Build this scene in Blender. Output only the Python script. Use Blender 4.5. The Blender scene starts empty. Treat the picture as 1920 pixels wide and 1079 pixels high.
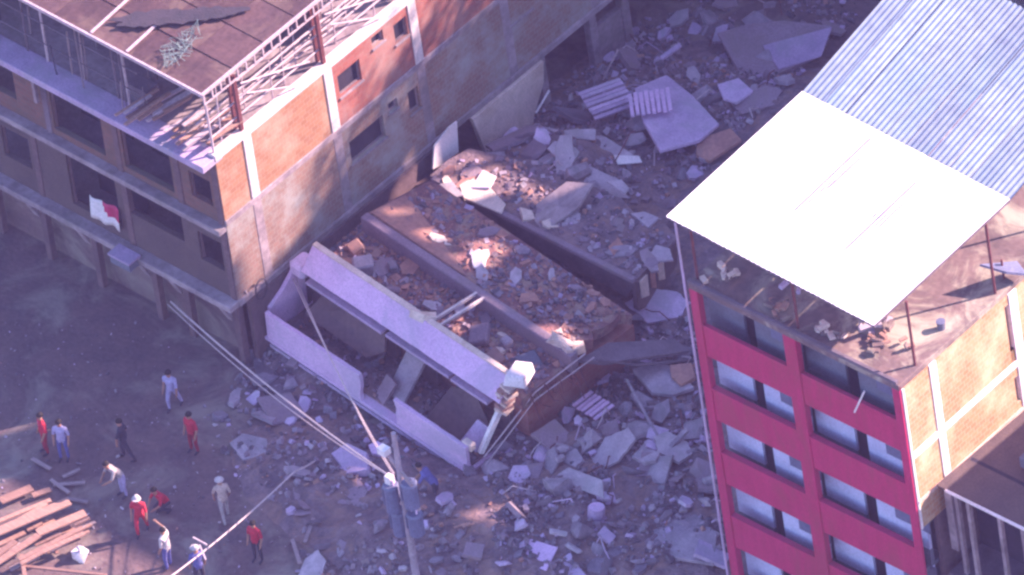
import bpy, bmesh, math, random
from mathutils import Vector, Matrix, noise
random.seed(11)
sc = bpy.context.scene
COL = sc.collection
# ------------------------------------------------------------------ camera
S, D = 55.6, 900.0                       # photo pixels per metre at the target, distance in metres
CR = Vector((.7344, .6694, -.1136)).normalized()
CU = Vector((-.3929, .5556, .7331)); CU = (CU - CR * CU.dot(CR)).normalized()
CB = CR.cross(CU)
T = Vector((8.0, 5.23, 4.0))
CC = T + CB * D
cam = bpy.data.cameras.new('camera')
cam.sensor_width = 36; cam.lens = 36 * S * D / 1920
cam.clip_start = 1; cam.clip_end = 6000
co = bpy.data.objects.new('camera', cam); COL.objects.link(co)
co.matrix_world = Matrix(((CR.x, CU.x, CB.x, CC.x), (CR.y, CU.y, CB.y, CC.y), (CR.z, CU.z, CB.z, CC.z), (0, 0, 0, 1)))
sc.camera = co
# ------------------------------------------------------------------ sky, sun, exposure
SUN = Vector((.55, .835, .625)).normalized()
w = bpy.data.worlds.new('World'); sc.world = w; w.use_nodes = True
nt = w.node_tree; nt.nodes.clear()
sky = nt.nodes.new('ShaderNodeTexSky'); sky.sky_type = 'NISHITA'; sky.sun_disc = False
sky.sun_elevation = math.asin(SUN.z); sky.sun_rotation = math.atan2(SUN.x, SUN.y)
sky.air_density = 1.0; sky.dust_density = 0.6; sky.ozone_density = 4.0
bg = nt.nodes.new('ShaderNodeBackground'); bg.inputs[1].default_value = 0.15
wo = nt.nodes.new('ShaderNodeOutputWorld')
nt.links.new(sky.outputs[0], bg.inputs[0]); nt.links.new(bg.outputs[0], wo.inputs[0])
sl = bpy.data.lights.new('sun', 'SUN'); sl.energy = 4.6; sl.angle = math.radians(.6); sl.color = (1, .83, .70)
so = bpy.data.objects.new('sun', sl); COL.objects.link(so)
so.rotation_euler = SUN.to_track_quat('Z', 'Y').to_euler(); so.location = (40, 60, 80)
vs = sc.view_settings
sc.display_settings.display_device = 'sRGB'
vs.view_transform = 'Standard'; vs.look = 'None'; vs.gamma = 1; vs.use_curve_mapping = False
vs.exposure = 1.85
sc.cycles.use_denoising = True
sc.cycles.filter_width = 2.6
sc.cycles.max_bounces = 4; sc.cycles.volume_bounces = 0

# ------------------------------------------------------------------ helpers
def ray(u, v):
    p = T + CR * ((u - 960) / S) + CU * ((539.5 - v) / S)
    return (p - CC)
def G(u, v, z=0.0):            # survey: where a spot of the photograph lies on the level z
    d = ray(u, v); return CC + d * ((z - CC.z) / d.z)
def GX(u, v, x):
    d = ray(u, v); return CC + d * ((x - CC.x) / d.x)
def GY(u, v, y):
    d = ray(u, v); return CC + d * ((y - CC.y) / d.y)

BOXF = [(0, 3, 2, 1), (4, 5, 6, 7), (0, 1, 5, 4), (1, 2, 6, 5), (2, 3, 7, 6), (3, 0, 4, 7)]
class MB:
    def __init__(s): s.v = []; s.f = []; s.m = []
    def add(s, vs_, fs, M=None, mi=0):
        n = len(s.v)
        s.v += [tuple(M @ Vector(p)) if M else tuple(p) for p in vs_]
        s.f += [tuple(i + n for i in f) for f in fs]; s.m += [mi] * len(fs)
        return s
    def box(s, x0, x1, y0, y1, z0, z1, M=None, mi=0):
        return s.add([(x0, y0, z0), (x1, y0, z0), (x1, y1, z0), (x0, y1, z0), (x0, y0, z1), (x1, y0, z1), (x1, y1, z1), (x0, y1, z1)], BOXF, M, mi)
    def beam(s, p, q, w_, h, mi=0, up=None):
        p, q = Vector(p), Vector(q); d = (q - p).normalized()
        up = Vector(up) if up else (Vector((0, 0, 1)) if abs(d.z) < .95 else Vector((1, 0, 0)))
        a = d.cross(up).normalized() * (w_ / 2); b = a.cross(d).normalized() * (h / 2)
        return s.add([p - a - b, p + a - b, p + a + b, p - a + b, q - a - b, q + a - b, q + a + b, q - a + b],
                     [(0, 1, 2, 3), (7, 6, 5, 4), (0, 4, 5, 1), (1, 5, 6, 2), (2, 6, 7, 3), (3, 7, 4, 0)], None, mi)
    def tube(s, p, q, r0, r1=None, n=8, mi=0):
        r1 = r0 if r1 is None else r1
        p, q = Vector(p), Vector(q); d = (q - p).normalized()
        a = d.cross(Vector((0, 0, 1)) if abs(d.z) < .9 else Vector((1, 0, 0))).normalized(); b = d.cross(a)
        vv = []
        for c, r in ((p, r0), (q, r1)):
            for i in range(n):
                t = 2 * math.pi * i / n; vv.append(c + (a * math.cos(t) + b * math.sin(t)) * r)
        return s.add(vv, [(i, (i + 1) % n, n + (i + 1) % n, n + i) for i in range(n)] + [tuple(range(n - 1, -1, -1)), tuple(range(n, 2 * n))], None, mi)
    def path(s, pts, r, n=6):
        for a, b in zip(pts[:-1], pts[1:]): s.tube(a, b, r, r, n)
        return s
    def poly(s, pts, th, M=None):          # 3-d outline pts (top face) pushed down by th
        n = len(pts); top = [Vector(p) for p in pts]
        nrm = Vector((0, 0, 0))
        for i in range(n): nrm += (top[i] - top[0]).cross(top[(i + 1) % n] - top[0])
        if nrm.z < 0 or (abs(nrm.z) < 1e-6 and nrm.y > 0): top.reverse(); nrm = -nrm
        nrm.normalize(); bot = [p - nrm * th for p in top]
        return s.add(top + bot, [tuple(range(n)), tuple(range(2 * n - 1, n - 1, -1))] + [(i, n + i, n + (i + 1) % n, (i + 1) % n) for i in range(n)], M)
    def wall(s, h0, h1, z0, z1, holes, t0, t1, axis='x', M=None):   # wall with rectangular openings, thickness t0..t1
        hs = sorted(set([h0, h1] + [c for o in holes for c in o[:2] if h0 < c < h1]))
        for a, b in zip(hs[:-1], hs[1:]):
            cut = sorted([(max(o[2], z0), min(o[3], z1)) for o in holes if o[0] <= a + 1e-6 and o[1] >= b - 1e-6])
            z = z0
            for c0, c1 in cut + [(z1, z1)]:
                if c0 - z > 1e-4:
                    if axis == 'x': s.box(a, b, t0, t1, z, c0, M)
                    else: s.box(t0, t1, a, b, z, c0, M)
                z = max(z, c1)
        return s
    def build(s, name, mat, parent=None, smooth=False, bevel=0, **k):
        me = bpy.data.meshes.new(name); me.from_pydata(s.v, [], s.f); me.update()
        mats = mat if isinstance(mat, (list, tuple)) else [mat]
        for m_ in mats: me.materials.append(m_)
        if len(mats) > 1: me.polygons.foreach_set('material_index', s.m)
        if smooth: me.polygons.foreach_set('use_smooth', [True] * len(me.polygons))
        o = bpy.data.objects.new(name, me); COL.objects.link(o)
        if bevel:
            b = o.modifiers.new('bevel', 'BEVEL'); b.width = bevel; b.segments = 1; b.limit_method = 'ANGLE'
        if parent: o.parent = parent
        return tag(o, **k)
def tag(o, label=None, cat=None, group=None, kind=None):
    if label: o['label'] = label
    if cat: o['category'] = cat
    if group: o['group'] = group
    if kind: o['kind'] = kind
    return o
def thing(name, loc, label, cat, group=None, rz=0):
    o = bpy.data.objects.new(name, None); COL.objects.link(o)
    o.location = loc; o.rotation_euler = (0, 0, rz); o.empty_display_size = .3
    return tag(o, label, cat, group)
def sstep(a, b, x):
    t = max(0, min(1, (x - a) / (b - a))); return t * t * (3 - 2 * t)

# ------------------------------------------------------------------ materials
def nd(t, typ, **k):
    n = t.nodes.new(typ)
    for a, b in k.items(): setattr(n, a, b)
    return n
MATS = {}
MAUVE = (1.08, .87, .98)
def mat(name, c, c2=None, rough=.85, scale=2.0, bump=.25, fine=14, metal=0, spec=.3, var=.0, stain=None, stain_amt=.5, stretch=(1, 1, 1)):
    if name in MATS: return MATS[name]
    c = tuple(min(.95, a_ * b_) for a_, b_ in zip(c, MAUVE))          # purple cast of the light, tinted into the base colours
    if c2: c2 = tuple(a_ * b_ for a_, b_ in zip(c2, MAUVE))
    m = bpy.data.materials.new(name); m.use_nodes = True; t = m.node_tree; L = t.links
    p = t.nodes['Principled BSDF']
    tc = nd(t, 'ShaderNodeTexCoord'); mp = nd(t, 'ShaderNodeMapping'); mp.inputs['Scale'].default_value = stretch
    oi = nd(t, 'ShaderNodeObjectInfo')
    va = nd(t, 'ShaderNodeVectorMath', operation='ADD')
    vm = nd(t, 'ShaderNodeVectorMath', operation='SCALE'); vm.inputs['Scale'].default_value = 0 if not var else 37.0
    cx = nd(t, 'ShaderNodeCombineXYZ')
    for i in range(3): L.new(oi.outputs['Random'], cx.inputs[i])
    L.new(cx.outputs[0], vm.inputs[0]); L.new(tc.outputs['Object'], mp.inputs[0])
    L.new(mp.outputs[0], va.inputs[0]); L.new(vm.outputs[0], va.inputs[1])
    n1 = nd(t, 'ShaderNodeTexNoise'); n1.inputs['Scale'].default_value = scale; n1.inputs['Detail'].default_value = 8; n1.inputs['Roughness'].default_value = .65
    n2 = nd(t, 'ShaderNodeTexNoise'); n2.inputs['Scale'].default_value = fine; n2.inputs['Detail'].default_value = 5
    L.new(va.outputs[0], n1.inputs['Vector']); L.new(va.outputs[0], n2.inputs['Vector'])
    c2 = c2 or tuple(x * .62 for x in c)
    r = nd(t, 'ShaderNodeValToRGB'); r.color_ramp.elements[0].position = .33; r.color_ramp.elements[1].position = .67
    r.color_ramp.elements[0].color = (*c2, 1); r.color_ramp.elements[1].color = (*c, 1)
    L.new(n1.outputs['Fac'], r.inputs[0])
    mx = nd(t, 'ShaderNodeMix', data_type='RGBA', blend_type='MULTIPLY'); mx.inputs[0].default_value = .55
    r2 = nd(t, 'ShaderNodeValToRGB'); r2.color_ramp.elements[0].position = .3; r2.color_ramp.elements[1].position = .62
    r2.color_ramp.elements[0].color = (.55, .53, .55, 1); r2.color_ramp.elements[1].color = (1, 1, 1, 1)
    L.new(n2.outputs['Fac'], r2.inputs[0]); L.new(r.outputs[0], mx.inputs[6]); L.new(r2.outputs[0], mx.inputs[7])
    out = mx.outputs[2]
    if var:
        hv = nd(t, 'ShaderNodeMix', data_type='RGBA', blend_type='MULTIPLY'); hv.inputs[0].default_value = 1
        rr = nd(t, 'ShaderNodeValToRGB'); rr.color_ramp.elements[0].color = (1 - var, 1 - var, 1 - var * .9, 1); rr.color_ramp.elements[1].color = (1, 1, 1, 1)
        L.new(oi.outputs['Random'], rr.inputs[0]); L.new(out, hv.inputs[6]); L.new(rr.outputs[0], hv.inputs[7]); out = hv.outputs[2]
    if stain:
        n3 = nd(t, 'ShaderNodeTexNoise'); n3.inputs['Scale'].default_value = scale * .45; n3.inputs['Detail'].default_value = 9; n3.inputs['Roughness'].default_value = .7; n3.inputs['Distortion'].default_value = .8
        L.new(va.outputs[0], n3.inputs['Vector'])
        rs = nd(t, 'ShaderNodeValToRGB'); rs.color_ramp.elements[0].position = .48; rs.color_ramp.elements[1].position = .62
        rs.color_ramp.elements[0].color = (0, 0, 0, 1); rs.color_ramp.elements[1].color = (stain_amt,) * 3 + (1,)
        L.new(n3.outputs['Fac'], rs.inputs[0])
        ms = nd(t, 'ShaderNodeMix', data_type='RGBA'); L.new(rs.outputs[0], ms.inputs[0]); L.new(out, ms.inputs[6]); ms.inputs[7].default_value = (*stain, 1); out = ms.outputs[2]
    L.new(out, p.inputs['Base Color'])
    p.inputs['Roughness'].default_value = rough; p.inputs['Metallic'].default_value = metal; p.inputs['Specular IOR Level'].default_value = spec
    if bump:
        b = nd(t, 'ShaderNodeBump'); b.inputs['Strength'].default_value = bump; b.inputs['Distance'].default_value = .05
        ad = nd(t, 'ShaderNodeMath', operation='ADD'); L.new(n1.outputs['Fac'], ad.inputs[0]); L.new(n2.outputs['Fac'], ad.inputs[1])
        L.new(ad.outputs[0], b.inputs['Height']); L.new(b.outputs[0], p.inputs['Normal'])
    MATS[name] = m; return m
def brick(name, c1, c2, mortar, plane='y', dirt=(.3, .22, .2), amt=.6):
    m = mat(name, c1); t = m.node_tree; L = t.links; p = t.nodes['Principled BSDF']
    tc = nd(t, 'ShaderNodeTexCoord'); sp = nd(t, 'ShaderNodeSeparateXYZ'); cb = nd(t, 'ShaderNodeCombineXYZ')
    L.new(tc.outputs['Object'], sp.inputs[0]); L.new(sp.outputs['Y' if plane == 'y' else 'X'], cb.inputs[0]); L.new(sp.outputs['Z'], cb.inputs[1])
    bt = nd(t, 'ShaderNodeTexBrick'); bt.inputs['Color1'].default_value = (*c1, 1); bt.inputs['Color2'].default_value = (*c2, 1); bt.inputs['Mortar'].default_value = (*mortar, 1)
    bt.inputs['Scale'].default_value = 1; bt.inputs['Brick Width'].default_value = .3; bt.inputs['Row Height'].default_value = .2; bt.inputs['Mortar Size'].default_value = .014; bt.inputs['Mortar Smooth'].default_value = .4
    L.new(cb.outputs[0], bt.inputs['Vector'])
    n = nd(t, 'ShaderNodeTexNoise'); n.inputs['Scale'].default_value = .55; n.inputs['Detail'].default_value = 8; n.inputs['Roughness'].default_value = .68; L.new(tc.outputs['Object'], n.inputs['Vector'])
    r = nd(t, 'ShaderNodeValToRGB'); r.color_ramp.elements[0].position = .46; r.color_ramp.elements[1].position = .66
    r.color_ramp.elements[0].color = (0, 0, 0, 1); r.color_ramp.elements[1].color = (amt, amt, amt, 1); L.new(n.outputs['Fac'], r.inputs[0])
    mx = nd(t, 'ShaderNodeMix', data_type='RGBA'); L.new(r.outputs[0], mx.inputs[0]); L.new(bt.outputs['Color'], mx.inputs[6]); mx.inputs[7].default_value = (*dirt, 1)
    L.new(mx.outputs[2], p.inputs['Base Color'])
    b = nd(t, 'ShaderNodeBump'); b.inputs['Strength'].default_value = .5; b.inputs['Distance'].default_value = .02; b.invert = True
    L.new(bt.outputs['Fac'], b.inputs['Height']); L.new(b.outputs[0], p.inputs['Normal'])
    return m
m_dirt = mat('dirt', (.170, .115, .110), (.095, .070, .078), scale=.7, fine=6, bump=.6, stain=(.26, .19, .18), stain_amt=.7)
m_rub = mat('rubble_dust', (.24, .18, .19), (.10, .075, .09), scale=1.6, fine=9, bump=1.0, stain=(.32, .16, .12), stain_amt=.45)
m_con = mat('concrete', (.46, .40, .44), (.26, .22, .26), scale=1.3, var=.5, stain=(.16, .13, .15))
m_conl = mat('pale_concrete', (.52, .46, .50), (.36, .31, .35), scale=1.1, var=.2, stain=(.25, .2, .21))
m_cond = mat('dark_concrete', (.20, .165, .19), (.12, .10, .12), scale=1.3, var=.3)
m_lil = mat('lilac_plaster', (.70, .50, .70), (.59, .42, .61), scale=.8, bump=.08, stain=(.34, .28, .38), stain_amt=.45)
m_lil2 = mat('lilac_fragment', (.66, .52, .70), (.48, .38, .54), scale=1.2, var=.3, bump=.2, stain=(.3, .25, .3), stain_amt=.5)
m_mauve = mat('mauve_slab', (.33, .26, .30), (.25, .19, .23), scale=.9, var=.25, stain=(.22, .15, .15))
m_white = mat('white_paint', (.80, .77, .76), (.68, .64, .64), scale=1.5, bump=.1, stain=(.5, .44, .42), stain_amt=.35)
m_cream = mat('cream_render', (.72, .62, .52), (.55, .45, .38), scale=1.4, bump=.3, stain=(.4, .24, .17), stain_amt=.5)
m_terr = mat('terrace_screed', (.21, .15, .135), (.12, .09, .09), scale=.9, fine=5, bump=.3, stain=(.46, .36, .30), stain_amt=.8)  # pale blotches stand in for sunlit patches on the shaded floor
m_frame = mat('concrete_frame', (.70, .64, .60), (.55, .49, .46), scale=1.5, bump=.25)
m_plas = mat('grey_plaster', (.40, .345, .35), (.19, .155, .17), scale=.75, fine=5, bump=.3, stain=(.17, .125, .13), stain_amt=.7)
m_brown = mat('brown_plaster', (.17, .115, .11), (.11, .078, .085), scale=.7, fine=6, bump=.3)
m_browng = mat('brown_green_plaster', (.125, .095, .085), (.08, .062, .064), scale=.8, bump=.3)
m_red = mat('red_paint', (.52, .034, .125), (.42, .026, .095), scale=1.1, bump=.06, rough=.6, stretch=(2.2, 2.2, .5), stain=(.34, .045, .075), stain_amt=.6)
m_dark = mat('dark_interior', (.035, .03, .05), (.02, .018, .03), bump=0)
m_blue = mat('bluish_wall', (.54, .60, .80), (.40, .45, .64), scale=.8, bump=.06)
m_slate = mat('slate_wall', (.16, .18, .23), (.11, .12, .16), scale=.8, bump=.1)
m_wood = mat('weathered_wood', (.52, .33, .24), (.36, .21, .16), scale=2, stretch=(1, 6, 6), var=.4, bump=.3)
m_woodg = mat('grey_wood', (.42, .34, .33), (.28, .22, .22), scale=2, stretch=(1, 6, 6), var=.4, bump=.3)
m_rust = mat('rusty_steel', (.17, .055, .055), (.10, .035, .04), scale=5, bump=.1, rough=.7)
m_steel = mat('pale_steel', (.55, .47, .48), (.40, .33, .35), scale=5, bump=.1, rough=.6)
m_roofb = mat('brown_roof_sheet', (.13, .08, .078), (.085, .056, .06), scale=.9, spec=.1, fine=7, bump=.3, var=.3, stain=(.22, .13, .11), stain_amt=.5)
m_palm_shadow = mat('palm_shadow_dark', (.06, .045, .055), (.035, .03, .038), scale=2, bump=.4, rough=.6)  # colour of the painted palm shadow
m_net = mat('grey_safety_net', (.085, .078, .115), (.04, .037, .058), scale=1.2, fine=20, stretch=(3, 3, .5), bump=.3)
m_green = mat('pale_green_mesh', (.24, .33, .30), (.14, .20, .19), scale=4, bump=.4)
m_galv = mat('galvanised_sheet', (.29, .38, .45), (.22, .29, .39), scale=.5, fine=3, bump=.03, rough=.6, metal=0, spec=.5, var=.3, stain=(.17, .22, .32), stain_amt=.5)
m_wroof = mat('white_roof_sheet', (.86, .86, .84), (.80, .80, .79), scale=.6, fine=3, bump=.02, rough=.45, spec=.5)
m_rubred = mat('reddish_rubble', (.30, .15, .13), (.13, .07, .08), scale=2.2, fine=10, bump=1.0, stain=(.42, .27, .22), stain_amt=.6)
m_orange = mat('orange_dust_slab', (.45, .25, .18), (.31, .17, .14), scale=.9, fine=6, bump=.4, stain=(.22, .14, .14), stain_amt=.6)
m_cable = mat('pale_cable', (.55, .47, .46), (.45, .38, .38), scale=5, bump=0)
m_cabled = mat('dark_cable', (.09, .075, .09), bump=0)
m_trans = mat('transformer_paint', (.17, .19, .29), (.11, .13, .21), scale=2, bump=.05, rough=.5)
m_br_o = brick('orange_brick', (.37, .155, .095), (.30, .12, .075), (.34, .20, .15), 'y', (.46, .30, .245), .7)
m_br_r = brick('red_brick', (.33, .095, .08), (.26, .07, .062), (.28, .12, .105), 'y', (.36, .21, .20), .7)
m_br_c = brick('cream_brick', (.46, .22, .115), (.40, .17, .09), (.42, .32, .25), 'y', (.55, .42, .29), .85)
m_br_p = brick('weathered_pink_brick', (.27, .14, .12), (.22, .115, .10), (.27, .20, .185), 'y', (.33, .275, .285), .95)
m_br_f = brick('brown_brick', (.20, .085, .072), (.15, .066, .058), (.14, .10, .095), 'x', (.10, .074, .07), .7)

# ------------------------------------------------------------------ ground and rubble mound
def blob(x, y, cx, cy, rx, ry, h):
    d = math.hypot((x - cx) / rx, (y - cy) / ry); return h * (1 - sstep(.35, 1.0, d))
BL = [(9, 15.5, 12, 8.5, 1.8), (3.0, 10.5, 4.5, 4.5, 1.6), (15.5, 3.5, 8, 9, .75), (7.5, -2.4, 6.5, 3.6, .40), (12.5, -3, 5, 5, .35), (2.0, 3, 3.5, 4, .5), (14, 21, 9, 8, 1.0)]
def H(x, y): return max(0, sum(blob(x, y, *b) for b in BL))
def fb(x, y, s): return noise.fractal(Vector((x * s, y * s, 3.3)), 1.0, 2.0, 4)
def HZ(x, y):
    h = H(x, y); k = min(1, h / .3)
    return h + k * (.22 * fb(x, y, .8) + .10 * fb(x, y, 2.5))
far_ = [-1500, -500, -150, -60, -35]
ax = far_ + [-22 + .6 * i for i in range(118)] + [60, 90, 200, 600, 1500]
ay = far_ + [-28 + .6 * i for i in range(118)] + [60, 90, 200, 600, 1500]
g = MB()
g.v = [(x, y, .035 * fb(x, y, .5) if abs(x) < 50 and abs(y) < 50 else 0) for y in ay for x in ax]
nx = len(ax)
g.f = [(j * nx + i, j * nx + i + 1, (j + 1) * nx + i + 1, (j + 1) * nx + i) for j in range(len(ay) - 1) for i in range(nx - 1)]
g.build('ground', m_dirt, smooth=True, kind='structure')
g = MB(); st = .22; X0, X1, Y0, Y1 = -1, 25, -9.5, 31
nx = int((X1 - X0) / st) + 1; ny = int((Y1 - Y0) / st) + 1
g.v = []
for j in range(ny):
    for i in range(nx):
        x, y = X0 + i * st, Y0 + j * st; h = H(x, y)
        g.v.append((x, y, HZ(x, y) - .10 * (1 - min(1, h / .12)) - .02))
g.f = [(j * nx + i, j * nx + i + 1, (j + 1) * nx + i + 1, (j + 1) * nx + i) for j in range(ny - 1) for i in range(nx - 1)]
g.build('rubble_mound', m_rub, smooth=False, kind='structure')

# ------------------------------------------------------------------ unfinished building on the left
LB = thing('unfinished_building', (0, 0, 0), 'unfinished brick apartment block with open steel-framed top storey at upper left', 'building')
YE = 27.0
win_u = [(6.0, 7.1, 7.9, 8.85), (7.78, 8.35, 8.8, 9.27), (8.85, 9.48, 8.2, 9.05)]
win_l = [(6.05, 7.75, 4.8, 5.8), (8.05, 8.5, 5.6, 6.05), (9.0, 9.52, 4.85, 5.85), (14.1, 15.2, 5.15, 6.25), (20.0, 21.2, 5.0, 6.2)]
cols = [1.55, 5.58, 9.78, 13.95, 18.1, 22.3]
def part(mb, name, m_, par=LB, **k): return mb.build(name, m_, par, **k)
# side wall, one infill panel between each pair of columns
edges = [0.0] + cols + [YE]
for i in range(len(edges) - 1):
    a = edges[i] + (.2 if i else 0.02); b = edges[i + 1] - .2
    mm = m_br_o if i < 2 else (m_br_r if i < 4 else m_plas)
    part(MB().wall(a, b, 6.72, 9.45, [o for o in win_u if a < o[0] < b], -.22, 0, 'y'), 'brick_infill', mm)
    part(MB().wall(a, b, 3.08, 6.46, [o for o in win_l if a < o[0] < b], -.22, .012, 'y'), 'wall_panel', m_br_p if i < 5 else m_plas)
for c in cols:
    part(MB().box(-.25, .045, c - .2, c + .2, 6.72, 9.45), 'column', m_frame, bevel=.015)
    part(MB().box(-.25, .03, c - .2, c + .2, 3.08, 6.46), 'column', m_plas, bevel=.015)
part(MB().box(-.3, .05, -.02, YE, 9.45, 9.72), 'edge_beam', m_frame, bevel=.02)
part(MB().box(-.3, .04, 0, YE, 6.46, 6.72), 'edge_beam', m_plas, bevel=.02)
part(MB().box(-.3, .1, 0, YE, 2.82, 3.08), 'edge_beam', m_plas, bevel=.02)
for o in win_u + win_l:      # each window: recessed dark room box and a thin frame
    f = MB(); t = .05
    f.box(-.16, -.10, o[0], o[1], o[2], o[2] + t); f.box(-.16, -.10, o[0], o[1], o[3] - t, o[3])
    f.box(-.16, -.10, o[0], o[0] + t, o[2] + t, o[3] - t); f.box(-.16, -.10, o[1] - t, o[1], o[2] + t, o[3] - t)
    wf = part(f, 'window_frame', m_woodg)
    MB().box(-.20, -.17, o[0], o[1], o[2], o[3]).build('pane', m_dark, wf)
    part(MB().box(-.05, .07, o[0] - .05, o[1] + .05, o[2] - .07, o[2] - .003), 'window_sill', m_plas)
# dark rooms behind the skin, floor slabs
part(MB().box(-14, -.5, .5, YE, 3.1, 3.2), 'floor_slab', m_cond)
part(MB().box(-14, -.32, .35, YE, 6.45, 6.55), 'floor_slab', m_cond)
part(MB().box(-14, -.32, .35, YE, 9.40, 9.58), 'terrace_slab', m_plas)
# ground floor of the side: torn wall, then an open undercroft with columns
gp = MB()
gp.poly([(-.05, .4, .0), (-.05, .4, 2.8), (-.05, 10.2, 2.8), (-.05, 10.0, 2.3), (-.05, 9.6, 1.2), (-.05, 9.4, 0)], .2)
part(gp, 'ground_floor_wall', m_brown)
gp = MB().poly([(.0, 11.6, 2.8), (.0, 15.2, 2.8), (.0, 15.05, 1.9), (.0, 14.4, .9), (.0, 14.1, 0), (.0, 12.2, 0), (.0, 11.9, 1.3)], .2)
part(gp, 'torn_wall_panel', m_cream)
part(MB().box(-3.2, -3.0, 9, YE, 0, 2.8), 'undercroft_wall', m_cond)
for y in (15.4, 18.0, 19.6, 22.5, 25):
    part(MB().box(-.45, -.12, y - .18, y + .18, 0, 2.82), 'undercroft_column', m_plas, bevel=.02)
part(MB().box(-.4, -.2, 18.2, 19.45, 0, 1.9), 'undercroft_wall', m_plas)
# front facade
fr2 = [(-1.45, -.45, 7.15, 8.3), (-4.6, -2.3, 6.8, 9.1), (-7.9, -5.5, 6.8, 9.1), (-10.9, -9.6, 7.2, 8.5), (-13.6, -12.4, 7.2, 8.5)]
fr1 = [(-1.5, -.4, 4.2, 5.5), (-5.0, -2.2, 4.6, 6.1), (-7.6, -5.3, 3.5, 6.0), (-10.7, -9.4, 4.1, 5.5), (-13.4, -12.0, 4.1, 5.5)]
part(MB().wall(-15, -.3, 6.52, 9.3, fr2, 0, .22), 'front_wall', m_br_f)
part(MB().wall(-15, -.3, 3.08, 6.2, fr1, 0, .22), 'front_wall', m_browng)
for lst in (fr1, fr2):
    for o in lst:
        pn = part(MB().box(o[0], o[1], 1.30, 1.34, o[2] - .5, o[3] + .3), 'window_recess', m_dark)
        f = MB(); t = .06
        f.box(o[0], o[0] + t, .1, .16, o[2], o[3]); f.box(o[1] - t, o[1], .1, .16, o[2], o[3]); f.box(o[0] + t, o[1] - t, .1, .16, o[3] - t, o[3])
        f.build('window_frame', m_brown, pn)
for x, z0, z1, mm in ((-.16, 3.08, 9.3, m_brown), (-2.0, 6.5, 9.3, m_brown), (-4.85, 3.08, 9.3, m_brown), (-8.15, 6.5, 9.3, m_cond), (-9.1, 3.08, 6.2, m_brown), (-11.7, 3.08, 9.3, m_brown)):
    part(MB().box(x - .13, x + .13, -.04, .2, z0, z1), 'facade_column', mm, bevel=.01)
part(MB().box(-8.35, -8.22, -.32, -.2, 8.0, 9.3), 'pipe', m_plas)
part(MB().box(-15, .02, -.62, .35, 9.34, 9.62), 'ledge', m_lil2, bevel=.02)
part(MB().box(-15, .0, -.36, .35, 6.24, 6.48), 'ledge', m_plas, bevel=.02)
part(MB().box(-15, .04, -.45, .35, 2.8, 3.06), 'ledge', m_plas, bevel=.02)
part(MB().box(-15, -.6, .5, .7, 0, 2.8), 'ground_floor_front_wall', m_dirt)
for x in (-.25, -2.6, -4.1, -6.9, -9.3, -11.6):
    part(MB().box(x - .13, x + .13, .0, .26, 0, 2.82), 'pilotis', m_brown, bevel=.015)
    part(MB().poly([(x - .13, -.40, 2.78), (x - .13, -.02, 2.78), (x - .13, -.02, 1.9)], -.26), 'bracket', m_plas)
# open top storey: thin props between floor and roof, dark walls added behind to block light
part(MB().box(-15, -1.2, 6.6, 6.8, 9.59, 12.4), 'light_block_wall', m_brown)
part(MB().box(-15, -14.8, .4, 6.6, 9.59, 12.4), 'light_block_wall', m_brown)
for i in range(46):
    x = random.uniform(-14.6, -3.2); y = random.choice((.05, .3, .9, 1.7, 2.6, 3.6)) + random.uniform(-.1, .1)
    part(MB().tube((x, y, 9.6), (x + random.uniform(-.12, .12), y, random.choice((12.4, 12.4, 11.6, 10.9))), random.uniform(.02, .045), None, 6), 'prop', random.choice((m_cond, m_woodg, m_net)))
for y, z in ((.1, 10.6), (.15, 11.5), (1.8, 10.2)): part(MB().tube((-14.8, y, z), (-3.4, y, z + .06), .025, None, 6), 'rail', m_cond)
for i in range(14):
    x, y = random.uniform(-14, -4), random.uniform(.6, 4.5); a_ = random.uniform(.15, .5)
    part(MB().box(x - a_, x + a_, y - .3, y + .3, 9.585, 9.6 + random.uniform(.1, .6)), 'stored_material', random.choice((m_cond, m_woodg, m_net, m_brown)))
# steel top storey
for y, xs in ((1.5, (-.12, -.38)), (5.6, (-.12, -.38)), (9.7, (-.12, -.38)), (13.9, (-.12, -.38))):
    for x in xs: part(MB().box(x - .06, x + .06, y - .07, y + .07, 9.72 if x > -.3 else 9.58, 12.2), 'steel_post', m_rust)
part(MB().tube((-.12, .12, 9.72), (-.12, .08, 12.3), .045), 'corner_post', m_steel)
for x in (-4.2, -8.0, -12): part(MB().tube((x, .3, 9.6), (x, .3, 12.3), .05), 'steel_post', m_steel)
tr = part(MB().beam((.04, -.1, 12.56), (.04, YE, 12.56), .05, .05), 'truss_chord', m_steel)
tr2 = part(MB().beam((.04, -.1, 12.13), (.04, YE, 12.13), .05, .05), 'truss_chord', m_steel)
for i in range(46):
    y = -.08 + i * .42
    part(MB().beam((.04, y, 12.15), (.04, y, 12.54), .05, .05), 'truss_strut', m_steel)
tr = part(MB().beam((-15, -.1, 12.50), (.02, -.1, 12.50), .05, .12), 'front_purlin', m_steel)
for k in range(5):
    part(MB().beam((-15, 3 + 4.2 * k, 12.45), (0, 3 + 4.2 * k, 12.45), .08, .14), 'roof_rafter', m_rust)
for i, (y0, y1, z, x) in enumerate([(0, 14, 10.3, -.2), (0, 14, 10.9, -.25), (.2, 9, 10.1, -.7), (.2, 12, 10.5, -.9), (1.6, 8, 11.3, -.25), (1.6, 5.6, 11.8, -.2), (5.6, 14, 10.7, -.6), (0, 6, 9.95, -1.4), (0, 6, 10.0, -1.1)]):
    part(MB().tube((x, y0, z), (x, y1, z + .05), .035), 'scaffold_tube', m_steel)
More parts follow.
